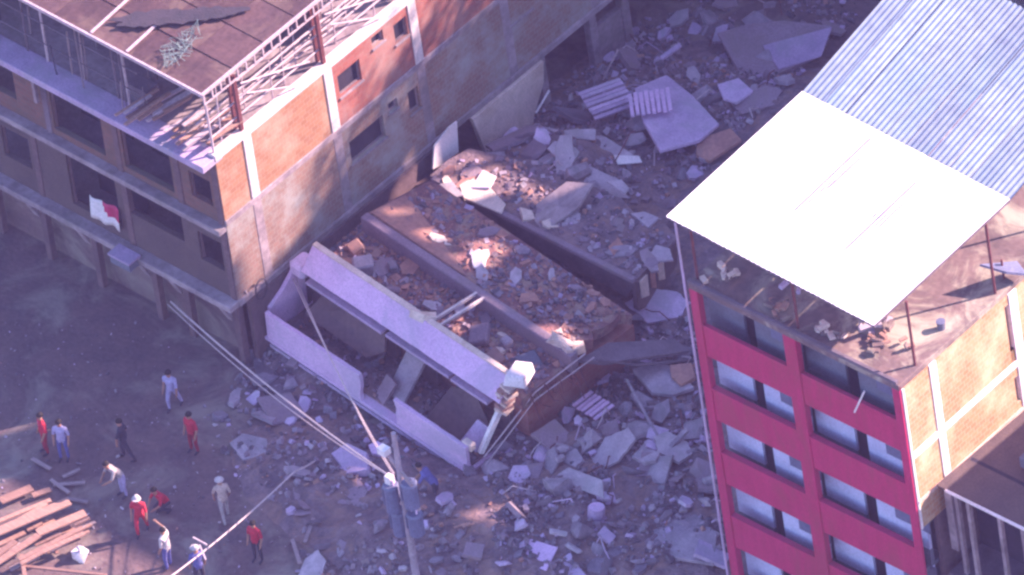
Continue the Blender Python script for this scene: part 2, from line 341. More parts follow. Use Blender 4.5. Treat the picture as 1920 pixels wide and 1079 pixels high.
for i in range(16):
    y = .7 + i * .85
    part(MB().tube((-.3 - .25 * (i % 3), y, 9.6), (-.3 - .25 * (i % 3), y + .1, 12.1 - .7 * (i % 2)), .028), 'scaffold_tube', m_steel)
for y in (2.0, 6.2, 10.4):
    part(MB().tube((-.15, y, 11.0), (.02, y + 2.2, 9.8), .03), 'scaffold_brace', m_steel)
    part(MB().tube((-.15, y - .2, 11.6), (-.15, y + 3, 10.2), .03), 'scaffold_brace', m_steel)
# roof sheets, laid in rows with dark seams
rid = [0]
for r in range(7):
    y0 = -.18 + r * 1.56
    for c in range(9):
        x1 = .06 - c * 1.72
        M_ = Matrix.Translation(((x1 - .86), y0 + .78, 12.66 + .02 * r)) @ Matrix.Rotation(random.uniform(-.012, .012), 4, 'X') @ Matrix.Rotation(random.uniform(-.012, .012), 4, 'Y')
        s_ = MB(); k = 8
        for i in range(k + 1):
            xx = -.85 + 1.70 * i / k; zz = .012 * (i % 2)
            s_.v += [tuple(M_ @ Vector((xx, -.755, zz))), tuple(M_ @ Vector((xx, .755, zz))), tuple(M_ @ Vector((xx, .755, zz - .035))), tuple(M_ @ Vector((xx, -.755, zz - .035)))]
        for i in range(k):
            a = 4 * i; s_.f += [(a, a + 4, a + 5, a + 1), (a + 3, a + 2, a + 6, a + 7), (a, a + 3, a + 7, a + 4), (a + 1, a + 5, a + 6, a + 2)]
        s_.f += [(0, 1, 2, 3), (4 * k, 4 * k + 3, 4 * k + 2, 4 * k + 1)]
        part(s_, 'roof_sheet', m_roofb)
part(MB().beam((-15.4, -.2, 12.69), (.1, -.2, 12.69), .07, .09), 'eave_trim', m_steel)
part(MB().beam((.09, -.2, 12.69), (.09, YE, 12.75), .06, .07), 'eave_trim', m_steel)
for x in (-3.45, -5.1): part(MB().beam((x, -.1, 12.73), (x - .1, 1.9, 12.76), .09, .05), 'roof_batten', m_steel)

def rugged(cx, cy, rx, ry, n, jit, rot=0):
    return [(cx + math.cos(t) * rx * (1 + random.uniform(-jit, jit)) * math.cos(rot) - math.sin(t) * ry * math.sin(rot), cy + math.cos(t) * rx * math.sin(rot) + math.sin(t) * ry * (1 + random.uniform(-jit, jit)) * math.cos(rot)) for t in [2 * math.pi * i / n for i in range(n)]]
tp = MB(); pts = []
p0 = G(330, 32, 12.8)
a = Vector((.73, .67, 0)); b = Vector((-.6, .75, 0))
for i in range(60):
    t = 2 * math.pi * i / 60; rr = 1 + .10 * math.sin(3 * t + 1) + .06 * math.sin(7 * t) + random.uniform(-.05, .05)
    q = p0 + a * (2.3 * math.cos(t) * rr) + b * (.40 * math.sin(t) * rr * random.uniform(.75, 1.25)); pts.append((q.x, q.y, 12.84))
tp.poly(pts, .02); tp.build('painted_shadow', m_palm_shadow, label='frayed dark patch imitating a palm shadow on the brown sheet roof at upper left', cat='painted_shadow')  # dark sheet stands in for a palm shadow cast on the roof
nb = MB()
for i in range(70):
    t = random.random(); c = G(305 + 62 * t + random.gauss(0, 10), 118 - 58 * t + random.gauss(0, 8), 12.8)
    e = Vector((random.uniform(-1, 1), random.uniform(-1, 1), random.uniform(-.1, .3))).normalized() * random.uniform(.1, .35)
    nb.beam(c - e, c + e + Vector((0, 0, .05)), .018, .012)
nb.build('mesh_scrap', m_green, label='tangled pale green mesh scrap on the brown roof near its corner', cat='netting scrap')
# lumber stacked on the open top floor
for i in range(26):
    if i < 12: c = G(300 + random.uniform(-45, 40), 190 + random.uniform(-18, 22), 10.0 + random.uniform(0, .3))
    else: c = G(385 + random.uniform(-45, 35), 235 + random.uniform(-25, 25), 9.9 + random.uniform(0, .3))
    e = Vector((.15 + random.uniform(-.08, .08), .95, random.uniform(-.05, .08))) * random.uniform(.5, 1.1)
    MB().beam(c - e, c + e, random.uniform(.1, .2), .05).build('board', m_wood if i % 3 else m_steel, label='pale board stacked on the open top floor of the unfinished building', cat='board', group='boards on the open top floor')
# cloth and box on the front
cl = MB(); K = 10
for j in range(6):
    for i in range(K + 1):
        cl.v.append((-6.55 + 1.35 * i / K, -.10 - .05 * math.sin(i * 1.3 + j * .3) - .06 * (j / 5), 4.55 - .95 * j / 5 - .05 * math.sin(i * .6)))
cl.f = [(j * (K + 1) + i, j * (K + 1) + i + 1, (j + 1) * (K + 1) + i + 1, (j + 1) * (K + 1) + i) for j in range(5) for i in range(K)]
cl.m = [1 if (j < 3 and i > 3 + j) else 0 for j in range(5) for i in range(K)]
o = cl.build('banner', [m_white, m_red], smooth=True, label='white and red cloth hanging from the front opening of the left building', cat='cloth')
o.modifiers.new('solid', 'SOLIDIFY').thickness = .015
bx_ = thing('awning_box', GY(233, 480, -.62), 'small pale box awning under the front ledge of the left building', 'awning')
MB().box(-.5, .5, -.3, .3, 0, .08).build('lid', m_lil2, bx_); MB().box(-.45, .45, -.25, .25, -.35, -.003).build('body', m_slate, bx_)

# ------------------------------------------------------------------ fallen lilac building
FXa = Vector((1, -.056, -.06)).normalized(); FYa = Vector((.056, 1, 0)); FYa = (FYa - FXa * FYa.dot(FXa)).normalized(); FZa = FXa.cross(FYa)
FO = Vector((.30, 1.05, .97))
FM = Matrix(((FXa.x, FYa.x, FZa.x, FO.x), (FXa.y, FYa.y, FZa.y, FO.y), (FXa.z, FYa.z, FZa.z, FO.z), (0, 0, 0, 1)))
FBd = thing('collapsed_building', (0, 0, 0), 'collapsed lilac balcony building tilted and crushed onto the rubble', 'building')
FBd.matrix_world = FM
def fp(mb, name, m_, par=None, **k): return mb.build(name, m_, par or FBd, **k)
fp(MB().box(-.12, 9.75, -.28, 2.0, -.20, -.06), 'balcony_slab', m_lil, bevel=.015)
fp(MB().box(.05, 9.6, -.24, .3, -.48, -.36), 'lower_ledge', m_lil2, bevel=.01)
fp(MB().box(.1, 9.5, .02, 2.0, -.9, -.203), 'plinth', m_cond)
def jag(p, q, n_, a_):                 # broken edge from p to q
    p, q = Vector(p), Vector(q); out = []
    for i in range(1, n_):
        t_ = (i + random.uniform(-.3, .3)) / n_; v_ = p.lerp(q, t_)
        out.append(tuple(v_ + Vector(a_) * random.random() ** 2))
    return out
fp(MB().poly([(0, -.1, 1.16), (0, -.1, -.055), (4.58, -.1, -.055)] + jag((4.58, -.1, -.055), (4.62, -.1, 1.16), 6, (-.08, 0, 0)) + [(4.55, -.1, 1.16)] + jag((4.55, -.1, 1.16), (0, -.1, 1.16), 16, (0, 0, -.05)), .16), 'parapet', m_lil, bevel=.008)
pp = MB().poly([(6.2, -.1, 1.1)] + jag((6.2, -.1, 1.1), (6.3, -.1, -.05), 6, (.1, 0, 0)) + [(6.25, -.1, -.055), (9.7, -.1, -.055), (9.7, -.1, 1.08)] + jag((9.7, -.1, 1.08), (6.2, -.1, 1.1), 13, (0, 0, -.07)), .16)
fp(pp, 'parapet', m_lil, bevel=.015)
fp(MB().poly([(-.06, .06, 1.05), (-.06, .06, -.05), (-.06, 1.75, -.05), (-.06, 1.75, 2.0), (-.06, 1.25, 1.95), (-.06, .7, 1.45)], .16), 'side_parapet', m_lil, bevel=.02)
fp(MB().box(-.16, .55, 1.1, 1.9, 1.9, 2.5), 'corner_block', m_lil2, bevel=.12)
fp(MB().box(9.35, 9.8, -.12, .14, .82, 1.12), 'broken_parapet_end', m_cream, bevel=.03)
fp(MB().box(0, 9.6, .06, 2.0, -.058, .0), 'balcony_floor', m_rub)
fp(MB().wall(0, 9.6, 0, 2.0, [(4.1, 4.9, 0, 1.9), (6.1, 7.0, 0, 1.9), (8.3, 9.2, .4, 1.8)], 1.9, 2.1), 'back_wall', m_brown)
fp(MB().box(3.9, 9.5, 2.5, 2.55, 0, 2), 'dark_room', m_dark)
fp(MB().poly([(.9, .75, .9), (3.7, .85, .6), (4.3, 1.2, 1.0), (3.9, 1.75, 1.95), (3.2, 1.85, 2.0), (1.2, 1.8, 1.7)], .12), 'fallen_ceiling_panel', m_brown)
fp(MB().poly([(5.0, .5, .05), (5.9, .4, .1), (6.1, 1.5, 1.65), (5.2, 1.6, 1.75)], .14), 'leaning_panel', m_con, bevel=.02)
fp(MB().poly([(4.75, .2, -.02), (5.3, .05, .0), (5.5, .55, .75), (4.95, .65, .8)], .1), 'leaning_panel', m_mauve)
fp(MB().poly([(7.0, .5, .2), (9.3, .5, .15), (9.2, 1.3, .8), (8.0, 1.8, 1.2), (7.1, 1.6, .9)], .12), 'leaning_panel', m_brown)
fp(MB().poly([(8.7, .35, .25), (9.5, .35, .3), (9.5, 1.0, 1.0), (9.0, 1.0, 1.05)], .12), 'leaning_panel', m_lil2)
fp(MB().box(.75, 4.4, 1.05, 2.6, 2.0, 2.13), 'upper_slab', m_lil2, bevel=.01)
fp(MB().box(4.55, 7.6, 1.10, 2.6, 1.96, 2.09), 'upper_slab', m_lil2, bevel=.01)
fp(MB().box(7.75, 9.5, 1.05, 2.6, 2.0, 2.13), 'upper_slab', m_lil2, bevel=.01)
fp(MB().poly([(.55, 1.69, 3.24), (.55, 1.08, 2.46)] + jag((.55, 1.08, 2.46), (10.1, 1.08, 2.46), 22, (0, .018, .022)) + [(10.1, 1.08, 2.46)] + jag((10.1, 1.08, 2.46), (10.15, 1.69, 3.24), 4, (-.25, 0, 0)) + [(10.15, 1.69, 3.24)], .14), 'upper_parapet', m_lil, bevel=.008)
fp(MB().beam((.55, 1.80, 3.25), (5.6, 1.80, 3.25), .20, .10), 'coping', m_cream, bevel=.01)
fp(MB().beam((6.1, 1.80, 3.25), (10.1, 1.80, 3.25), .20, .10), 'coping', m_cream, bevel=.01)
fp(MB().poly([(5.3, 1.7, 3.36), (5.9, 1.75, 3.42), (6.2, 2.05, 3.3), (5.9, 2.3, 3.15), (5.6, 2.0, 3.2)], .3), 'broken_coping', m_cream)
fp(MB().box(.7, 10.0, 1.5, 1.62, 2.12, 2.68), 'parapet_core', m_mauve)
fp(MB().box(.5, 10.3, 1.9, 4.05, 1.6, 2.16), 'storey_floor', m_rubred)
fp(MB().box(.45, 10.6, 4.02, 4.36, 1.9, 2.80), 'long_beam', m_mauve, bevel=.03)
fp(MB().box(.3, 10.2, 2.2, 7.3, -1.2, 1.58), 'crushed_storey', m_br_r)
for x in (5.95, 6.3): fp(MB().beam((x, 1.9, 2.95), (x + .05, 4.1, 2.75), .09, .1), 'cross_rail', m_frame)
fp(MB().poly([(.5, 4.37, 2.78), (10.5, 4.37, 2.72)] + jag((10.5, 4.37, 2.72), (10.3, 7.2, 2.2), 7, (-.5, 0, 0)) + [(10.3, 7.2, 2.2), (.6, 7.2, 2.3)], .42), 'rear_roof_slab', m_rubred)
fp(MB().poly([(.6, 4.40, 2.86), (5.2, 4.40, 2.83)] + jag((5.2, 4.4, 2.83), (1.0, 5.9, 2.6), 9, (-.35, .25, -.02)) + [(.7, 5.9, 2.6)], .06), 'orange_roof_skin', m_orange)
FI = FM.inverted()
ZB = 2.75
def blk(px, z=ZB): return [FI @ G(u, v, z) for u, v in px]
top = blk([(806, 330), (850, 353), (915, 384), (975, 410), (1040, 445), (1110, 480), (1194, 524), (1216, 500), (1240, 478), (1270, 446), (1245, 418), (1190, 400), (1165, 372), (1100, 345), (1060, 318), (1000, 300), (940, 292), (880, 278), (840, 300)])
fp(MB().poly(top, .16), 'upper_roof_slab', m_rub)
fr_ = blk([(811, 334), (1190, 524)]); d_ = fr_[1] - fr_[0]; n_ = Vector((-d_.y, d_.x, 0)).normalized()
q = [p - Vector((0, 0, .165)) + n_ * .1 for p in fr_]
fp(MB().poly([q[0], q[1]] + jag(q[1] - Vector((0, 0, 1.0)), q[0] - Vector((0, 0, .8)), 12, (0, 0, -.25)), .22), 'front_edge_wall', m_cond)
fp(MB().poly([fr_[0] + Vector((0, -.12, .05)), fr_[0] + Vector((0, .1, .05)), fr_[1] + Vector((0, .1, .05)), fr_[1] + Vector((0, -.12, .05))], .2), 'slab_lip', m_mauve, bevel=.03)
e_ = blk([(1192, 524), (1266, 448)]); dn = Vector((0, 0, -1))
fp(MB().poly([e_[0] + dn * .17, e_[1] + dn * .17, e_[1] + dn * 1.6, e_[0] * .4 + e_[1] * .6 + dn * 2.1, e_[0] + dn * 1.5], .2), 'end_wall', m_brown)
for t0, t1, mm in ((.08, .26, m_cream), (.34, .44, m_orange), (.52, .66, m_cream)):
    off = Vector((.03, -.03, 0)); p0_, p1_ = e_[0].lerp(e_[1], t0) + off, e_[0].lerp(e_[1], t1) + off
    fp(MB().poly([p0_ + dn * .2, p1_ + dn * .2, p1_ + dn * 1.2, p0_ + dn * 1.0], .05), 'torn_strip', mm)
hm_ = Matrix.Translation((10.25, 2.0, 3.32)) @ Matrix.Rotation(.5, 4, 'Z') @ Matrix.Rotation(-.18, 4, 'X')
fp(MB().add([(-.42, -.6, -.2), (.36, -.55, -.22), (.40, .5, -.2), (-.30, .6, -.2), (-.36, -.5, .2), (.30, -.52, .22), (.28, .52, .16), (-.28, .42, .2)], BOXF, hm_), 'broken_column_head', m_white, bevel=.03)
for i in range(7):
    for j in range(2):
        Mb = Matrix.Translation((10.0 + .24 * j + random.uniform(-.04, .04), 1.55 + random.uniform(-.05, .05) - .05 * (6 - i), 2.12 + .14 * i)) @ Matrix.Rotation(random.uniform(-.25, .25), 4, 'Z')
        fp(MB().box(-.12, .12, -.22, .22, -.066, .066, Mb), 'brick', m_orange if i % 2 else m_cream)
fp(MB().beam((10.05, 1.45, 2.5), (9.75, .35, .45), .17, .2), 'fallen_post', m_white, bevel=.01)
for (x, y, z, l, w_, h_, a_) in ((10.0, 4.3, 2.9, .55, .24, .13, .4), (9.6, 4.5, 2.72, .4, .2, .1, -.6), (10.35, 4.55, 2.70, .35, .26, .16, 1.2), (9.8, 4.75, 2.6, .5, .16, .1, .1), (10.2, 4.2, 2.9, .3, .15, .1, -.3)):
    Mb = Matrix.Translation((x, y, z)) @ Matrix.Rotation(a_, 4, 'Z') @ Matrix.Rotation(random.uniform(-.35, .35), 4, 'Y')
    fp(MB().add([(-l, -w_, -h_), (l * .8, -w_ * .7, -h_), (l, w_, -h_), (-l * .9, w_ * .8, -h_), (-l * .7, -w_ * .8, h_ * .6), (l * .6, -w_ * .5, h_), (l * .85, w_ * .6, h_ * .5), (-l, w_ * .5, h_ * .9)], BOXF, Mb), 'broken_beam_end', m_cream)
fp(MB().path([(10.7, 4.6, 2.6), (10.35, 2.5, 2.1), (9.95, .3, .4)], .03), 'bent_pipe', m_steel)
fp(MB().path([(10.9, 4.8, 2.4), (10.45, 2.4, 1.9), (10.1, .2, .2)], .025), 'bent_pipe', m_steel)
fp(MB().path([(10.9, 4.9, 2.2), (11.4, 6.2, 1.3), (12.2, 8.3, .5)], .05), 'bent_pipe', m_cond)
fp(MB().poly([(10.5, 4.4, 2.3), (11.0, 5.2, 1.9), (11.9, 8.2, .8), (11.2, 8.2, .9), (10.3, 6, 1.8)], .12), 'edge_slab', m_cond)
for i in range(14):
    x, y = 10.3, 2.3 + i * .17
    fp(MB().path([(x, y, 2.0 + random.uniform(-.3, .3)), (x + random.uniform(.2, .5), y + random.uniform(-.2, .2), 2.1 + random.uniform(-.5, .3)), (x + random.uniform(.3, .8), y + random.uniform(-.3, .3), 1.6 + random.uniform(-.6, .4))], .018, 5), 'rebar', m_rust)
# blocks lying in the open storey
for (x, y, z, sx, sy, sz, mm) in [(1.9, 2.7, 2.4, .7, .6, .5, m_conl), (1.0, 3.2, 2.3, .5, .5, .3, m_orange), (2.6, 3.4, 2.3, .4, .3, .3, m_con), (7.2, 3.0, 2.35, .9, .7, .3, m_mauve), (8.1, 3.4, 2.3, .4, .35, .35, m_con), (8.3, 2.6, 2.3, .7, .6, .2, m_orange), (9.3, 3.3, 2.2, .8, .9, .12, m_slate), (3.4, 2.6, 2.3, .5, .3, .2, m_mauve)]:
    Mx = Matrix.Translation((x, y, z)) @ Matrix.Rotation(random.uniform(0, 3), 4, 'Z') @ Matrix.Rotation(random.uniform(-.4, .4), 4, 'X')
    fp(MB().box(-sx / 2, sx / 2, -sy / 2, sy / 2, -sz / 2, sz / 2, Mx), 'loose_block', mm, bevel=.05)

# ------------------------------------------------------------------ red apartment building on the right
RB = thing('red_apartment_building', (23.0, -.4, 0), 'red fronted apartment block with pale balconies and white corrugated roof', 'building', rz=math.radians(2.0))
def rp(mb, name, m_, par=None, **k): return mb.build(name, m_, par or RB, **k)
W = 9.1; TZ = 16.55; DEP = 12.5
bays = [(.36, 4.05), (4.6, 8.76)]
rows = [(14.8 - 2.9 * k, 16.3 - 2.9 * k) for k in range(6)]
for k, (z0, z1) in enumerate(rows):
    for (x0, x1) in bays:
        rp(MB().box(x0, x1, 0, .16, z1 - 2.9, z0), 'balcony_parapet', m_red, bevel=.01)
        if k: rp(MB().box(x0, x1, -.02, .2, z0 - .01, z0 + .05), 'parapet_cap', m_red)
        b = x1 - x0; rec = .7
        rp(MB().box(x0 - .3, x0 + .34 * b, rec - .02, rec + .12, z1 - 2.7, z1 - 1.95), 'parapet_shade', m_slate)  # darker lower strip paints the parapet's shade onto the balcony wall
        rp(MB().box(x0 + .5 * b, x1 + .1, rec - .14, rec + .02, z1 - 2.7, z1 - 1.95), 'parapet_shade', m_slate)
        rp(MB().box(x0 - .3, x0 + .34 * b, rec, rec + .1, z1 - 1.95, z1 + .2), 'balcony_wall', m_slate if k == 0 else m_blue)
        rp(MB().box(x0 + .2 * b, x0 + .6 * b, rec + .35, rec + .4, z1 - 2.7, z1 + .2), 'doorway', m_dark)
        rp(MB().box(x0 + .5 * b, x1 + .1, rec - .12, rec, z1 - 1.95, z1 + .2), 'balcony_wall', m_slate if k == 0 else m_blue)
        win = rp(MB().box(x1 - .3 * b, x1 + .25, rec - .15, rec - .123, z1 - 1.15, z1 + .2), 'window', m_trans)
        rp(MB().box(x0, x1, .16, rec + .55, z1 - 2.86, z1 - 2.7), 'balcony_floor', m_slate)
        rp(MB().box(x0, x1, .03, .16, z1, z1 + .12), 'lintel', m_slate)
for (x0, x1) in ((0, .36), (4.05, 4.6), (8.76, W)):
    rp(MB().box(x0, x1, -.04, .22 if x1 < 8.9 else .055, 0, TZ - .05), 'pilaster', m_red, bevel=.01)
rp(MB().box(.3, W - .25, 1.5, DEP, 0, TZ - .25), 'building_core', m_slate)
rp(MB().box(0.0, W, -.05, DEP, TZ - .24, TZ), 'terrace_slab', m_terr, bevel=.02)
rp(MB().box(0.0, W - .1, -.06, .08, TZ + .002, TZ + .14), 'terrace_kerb', m_cond, bevel=.01)
rp(MB().tube((-.12, -.08, 0), (-.12, -.08, 19.4), .045), 'downpipe', m_lil2)
# side wall of frame and infill brick
ycol = [(0.06, .16), (1.45, 1.8), (5.55, 5.95), (9.7, 10.1)]
for (a, b) in ycol: rp(MB().box(W - .25, W + .04, a, b, 10.0, TZ - .25), 'frame_column', m_white, bevel=.01)
for z in (13.1,): 
    for (a, b) in zip(ycol[:-1], ycol[1:]): rp(MB().box(W - .25, W + .035, a[1], b[0], z, z + .28), 'frame_beam', m_white, bevel=.01)
for (a, b) in zip(ycol[:-1], ycol[1:]):
    slit = [(b[0] - .22, b[0], 13.9, 15.9), (b[0] - .22, b[0], 11.6, 12.7)] if b[0] > 5 else []
    rp(MB().wall(a[1], b[0], 13.38, TZ - .25, slit, W - .22, W, 'y'), 'brick_infill', m_br_c)
    rp(MB().wall(a[1], b[0], 10.0, 13.1, slit, W - .22, W, 'y'), 'brick_infill', m_br_c)
    for s_ in slit: rp(MB().box(W - .2, W - .15, s_[0], s_[1], s_[2], s_[3]), 'slit_window', m_brown)
rp(MB().box(W - .2, W - .02, .9, 10, 0, 10.0), 'lower_side_wall', m_brown)
rp(MB().box(W - .2, W + .06, .1, 10, 11.15, 11.28), 'flashing', m_cream)
# roof: front white sheets almost level, rear galvanised sheets rising
RP = .2195
ROT = Matrix.Translation((-.42, 0, 0)) @ Matrix.Rotation(math.radians(-1.8), 4, 'Z') @ Matrix.Translation((.42, 0, 0))
def sheet(x0, y0, z0, y1, z1, waves, m_, name, amp=.036):
    s_ = MB(); K = waves * 6
    row = [(x0 + RP * waves * 1.02 * i / K) for i in range(K + 1)]
    dz_ = [amp * math.cos(2 * math.pi * (x / RP)) for x in row]
    for off in (0, -.012):
        k0 = len(s_.v)
        for x, dz in zip(row, dz_): s_.v += [(x, y0, z0 + dz + off), (x, y1, z1 + dz + off)]
        q = [(k0 + 2 * i, k0 + 2 * i + 2, k0 + 2 * i + 3, k0 + 2 * i + 1) for i in range(K)]
        s_.f += q if off == 0 else [f[::-1] for f in q]
    for yy, zz in ((y0, z0), (y1, z1)):
        k0 = len(s_.v)
        for x, dz in zip(row, dz_): s_.v += [(x, yy, zz + dz), (x, yy, zz + dz - .012)]
        s_.f += [(k0 + 2 * i, k0 + 2 * i + 1, k0 + 2 * i + 3, k0 + 2 * i + 2) for i in range(K)]
    s_.v = [tuple(ROT @ Vector(p)) for p in s_.v]
    return rp(s_, name, m_, smooth=True)
RX0 = -.42; ZR = 19.4; YM = 6.7
for i in range(10):
    x0 = RX0 + i * RP * 4.2
    dz = .012 * (i % 2)
    sheet(x0, -.15, ZR + dz, YM, ZR + .45 + dz, 4, m_wroof, 'front_roof_sheet', .012)
    sheet(x0, YM - .12, ZR + .36 + dz, 12.9, ZR + .40 + 1.5 + dz, 4, m_galv, 'rear_roof_sheet')
for x in (0, 4.4, 8.4):
    rp(MB().beam((x, -.1, ZR - .1), (x, YM, ZR + .33), .06, .1), 'roof_rafter', m_rust)
    rp(MB().beam((x, YM, ZR + .27), (x, 12.7, ZR + 1.7), .06, .1), 'roof_rafter', m_rust)
rp(MB().beam(ROT @ Vector((RX0, -.12, ZR - .06)), ROT @ Vector((RX0 + 9.2, -.12, ZR - .06)), .05, .07), 'eave_purlin', m_cond)
rp(MB().beam(ROT @ Vector((RX0 + 9.15, -.1, ZR - .07)), ROT @ Vector((RX0 + 9.15, YM, ZR + .38)), .05, .08), 'verge_purlin', m_cond)
for (x, y) in ((8.9, 1.05), (8.9, 5.2), (8.9, 9.6), (.15, .3), (.15, 6), (4.5, .3)):
    rp(MB().tube((x, y, TZ), (x, y, ZR - .05 + .06 * y), .05), 'roof_post', m_rust)
for (a, b) in ((3.15, 5.1), (5.75, 7.9)):
    for j, (o1, o2, o3) in enumerate(((.16, .5, -1.6), (.32, 1.4, -.9), (-.15, 1.9, -2.0))): rp(MB().beam((a + o1, (2.3 if a < 5 else 1.8) + o2, ZR + .2 + .067 * o2 + (.03 if a < 5 else 0)), (a + .02 + o1, (6.2 if a < 5 else 5.4) + o3, ZR + .45 + .067 * o3), .02, .03), 'seam_strip', m_slate)
    rp(MB().beam((a, 2.3 if a < 5 else 1.8, ZR + .225 if a < 5 else ZR + .2), (a + .02, 6.2 if a < 5 else 5.4, ZR + .45 if a < 5 else ZR + .40), .035, .03), 'seam_strip', m_slate)
rp(MB().beam((7.2, -.35, TZ - 1.9), (7.6, -.15, TZ - .9), .06, .06), 'loose_batten', m_white)
# clutter on the terrace
def clutter(name, mb, m_, label, cat): return mb.build(name, m_, label=label, cat=cat)
def RBW(x, y, z): return RB.matrix_basis @ Vector((x, y, z))
RM = Matrix.Translation((23.0, -.4, 0)) @ Matrix.Rotation(math.radians(2), 4, 'Z')
def Q(x, y, z): return RM @ Vector((x, y, z))
for i, (x, y, sx, sy, sz, mm, lab) in enumerate([
    (.9, 1.0, .9, .7, .35, m_cream, 'broken cream block pile on the terrace by the downpipe'),
    (2.4, 2.0, 1.6, 1.2, .9, m_lil2, 'lilac scrap heap under the white roof left part'),
    (3.4, .7, 1.0, .6, .25, m_wood, 'heap of wood scraps on the terrace near the middle'),
    (5.6, .65, .9, .5, .3, m_cream, 'cream rubble heap at the terrace edge right of the middle'),
    (6.9, 1.9, 1.4, 1.0, .6, m_conl, 'pale scrap heap under the white roof right part'),
    (1.6, 2.9, 1.8, 1.4, .8, m_slate, 'dark scrap heap deep under the white roof left part'),
    (7.6, 1.2, 1.2, .9, .4, m_wood, 'wood scrap heap on the terrace near its right front corner'),
    (5.0, 2.6, .8, .8, .9, m_slate, 'dark scrap heap under the white roof middle')]):
    c = thing('terrace_clutter', Q(x, y, TZ), lab, 'clutter', rz=random.uniform(-.3, .3))
    for k in range(13):
        e_ = random.uniform(.12, .42)
        Mx = Matrix.Translation((random.gauss(0, .3) * sx, random.gauss(0, .3) * sy, random.uniform(.06, .5) * sz + .04)) @ Matrix.Rotation(random.uniform(0, 3), 4, 'Z') @ Matrix.Rotation(random.gauss(0, .25), 4, 'X')
        MB().box(-e_ * sx / 2, e_ * sx / 2, -.25 * e_, .25 * e_, -.04, .04 + .3 * sz * random.random() ** 2, Mx).build('piece', mm if k % 3 else m_terr, c)
tk = thing('folded_tarp', Q(8.7, 5.9, TZ), 'dark blue folded tarp hanging beside the terrace post on the right', 'tarp')
MB().poly([(-.4, -.6, .9), (.5, -.3, .8), (.7, .4, .3), (.1, .6, .4)], .08).build('sheet', m_trans, tk)
MB().tube((0, 0, 0), (0, 0, .85), .04).build('stand', m_rust, tk)
can = thing('paint_can', Q(8.5, 2.9, TZ), 'small dark can standing on the sunlit terrace strip', 'can')
MB().tube((0, 0, 0), (0, 0, .3), .13, .15, 12).build('body', m_slate, can); MB().tube((0, 0, .301), (0, 0, .33), .16, .16, 12).build('lid', m_trans, can)

# ------------------------------------------------------------------ low neighbour at lower right
NB = thing('low_building', Q(9.45, .9, 0), 'low open-fronted building with brown roof and pale eave at lower right', 'building', rz=math.radians(2))
def np_(mb, name, m_, **k): return mb.build(name, m_, NB, **k)
np_(MB().poly([(-.2, 0, 11.45), (7, 0, 11.45), (7, 9, 11.05), (-.2, 9, 11.05)], .06), 'roof', m_browng)
np_(MB().beam((.25, -.06, 11.47), (7, -.06, 11.47), .07, .09), 'eave_gutter', m_white)
np_(MB().box(1.6, 7, 2.2, 9, 11.46, 11.9), 'roof_upstand', m_slate)
for x in (.45, .95, 2.3, 3.3, 4.6, 6): np_(MB().box(x - .07, x + .07, .15, .3, 7.6, 11.38), 'column', m_plas)
np_(MB().box(0, .3, .1, .5, 8.6, 11.35), 'door_jamb', m_plas)
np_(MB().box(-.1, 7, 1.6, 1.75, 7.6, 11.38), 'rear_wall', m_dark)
np_(MB().box(-.1, 7, -.1, 9, 7.4, 7.6), 'floor_slab', m_cond)
np_(MB().box(-.1, 7, .1, 9, 0, 7.39), 'lower_wall', m_slate)
# ------------------------------------------------------------------ blocks and trees added out of frame to shade the site
TB = thing('added_shade_block', (0, 32.0, 0), 'tall unseen block added behind the site to shade the rubble', 'building')  # unseen block added only to throw shade over the site
def tb(mb, name, m_, par=None): return mb.build(name, m_, par or TB)
def gap(u, v, z, w_, h_):
    p = G(u, v, z); t_ = (32.0 - p.y) / SUN.y; return (p.x + SUN.x * t_ - w_ / 2, p.x + SUN.x * t_ + w_ / 2, p.z + SUN.z * t_ - h_ / 2, p.z + SUN.z * t_ + h_ / 2)
holes = [gap(885, 355, 2.75, 4.6, 2.1), gap(895, 484, 3.45, 1.2, 1.1), (21.4, 22.6, 21.6, 22.7), gap(1058, 625, 3.3, 1.8, .9), gap(984, 690, 3.7, 1.8, 1.3), gap(640, 470, 3.2, 1.0, .8), gap(770, 428, 3.5, 2.6, .8), gap(885, 590, 3.2, 1.2, .6), gap(902, 984, .6, 1.5, .9)]  # openings aimed so that sun patches land on the fallen roof
prof = [(-4, 19.0), (11, 19.6), (21, 26.6), (21.4, 30.8), (46, 30.8)]  # roofline shaped to set the shadow edge on wall and ground
for (xa, za), (xb, zb) in zip(prof[:-1], prof[1:]):
    tb(MB().wall(xa, xb, 0, min(za, zb), [(max(a, xa), min(b, xb), c, d) for a, b, c, d in holes if b > xa and a < xb], 0, .3), 'wall', m_plas)
    if za != zb:
        gw = MB(); k_ = max(1, int((xb - xa) / .4)); lo_ = min(za, zb)
        for i in range(k_):
            x0_, x1_ = xa + (xb - xa) * i / k_, xa + (xb - xa) * (i + 1) / k_; zt = za + (zb - za) * (i + .5) / k_
            gw.wall(x0_, x1_, lo_, zt, [(max(a, x0_), min(b, x1_), c, d) for a, b, c, d in holes if b > x0_ and a < x1_ and d > lo_], 0, .3)
        tb(gw, 'shade_gable', m_plas)
tb(MB().box(-4, 46, .3, 9, 16.4, 16.7), 'floor_slab', m_con)
tb(MB().box(-4, -3.7, .3, 9, 0, 21), 'side_wall', m_br_r); tb(MB().box(45.7, 46, .3, 9, 0, 29), 'side_wall', m_br_r)
m_leaf = mat('leaves', (.07, .10, .03), (.035, .06, .02), scale=3, bump=0); m_bark = mat('bark', (.12, .085, .06), bump=.4)
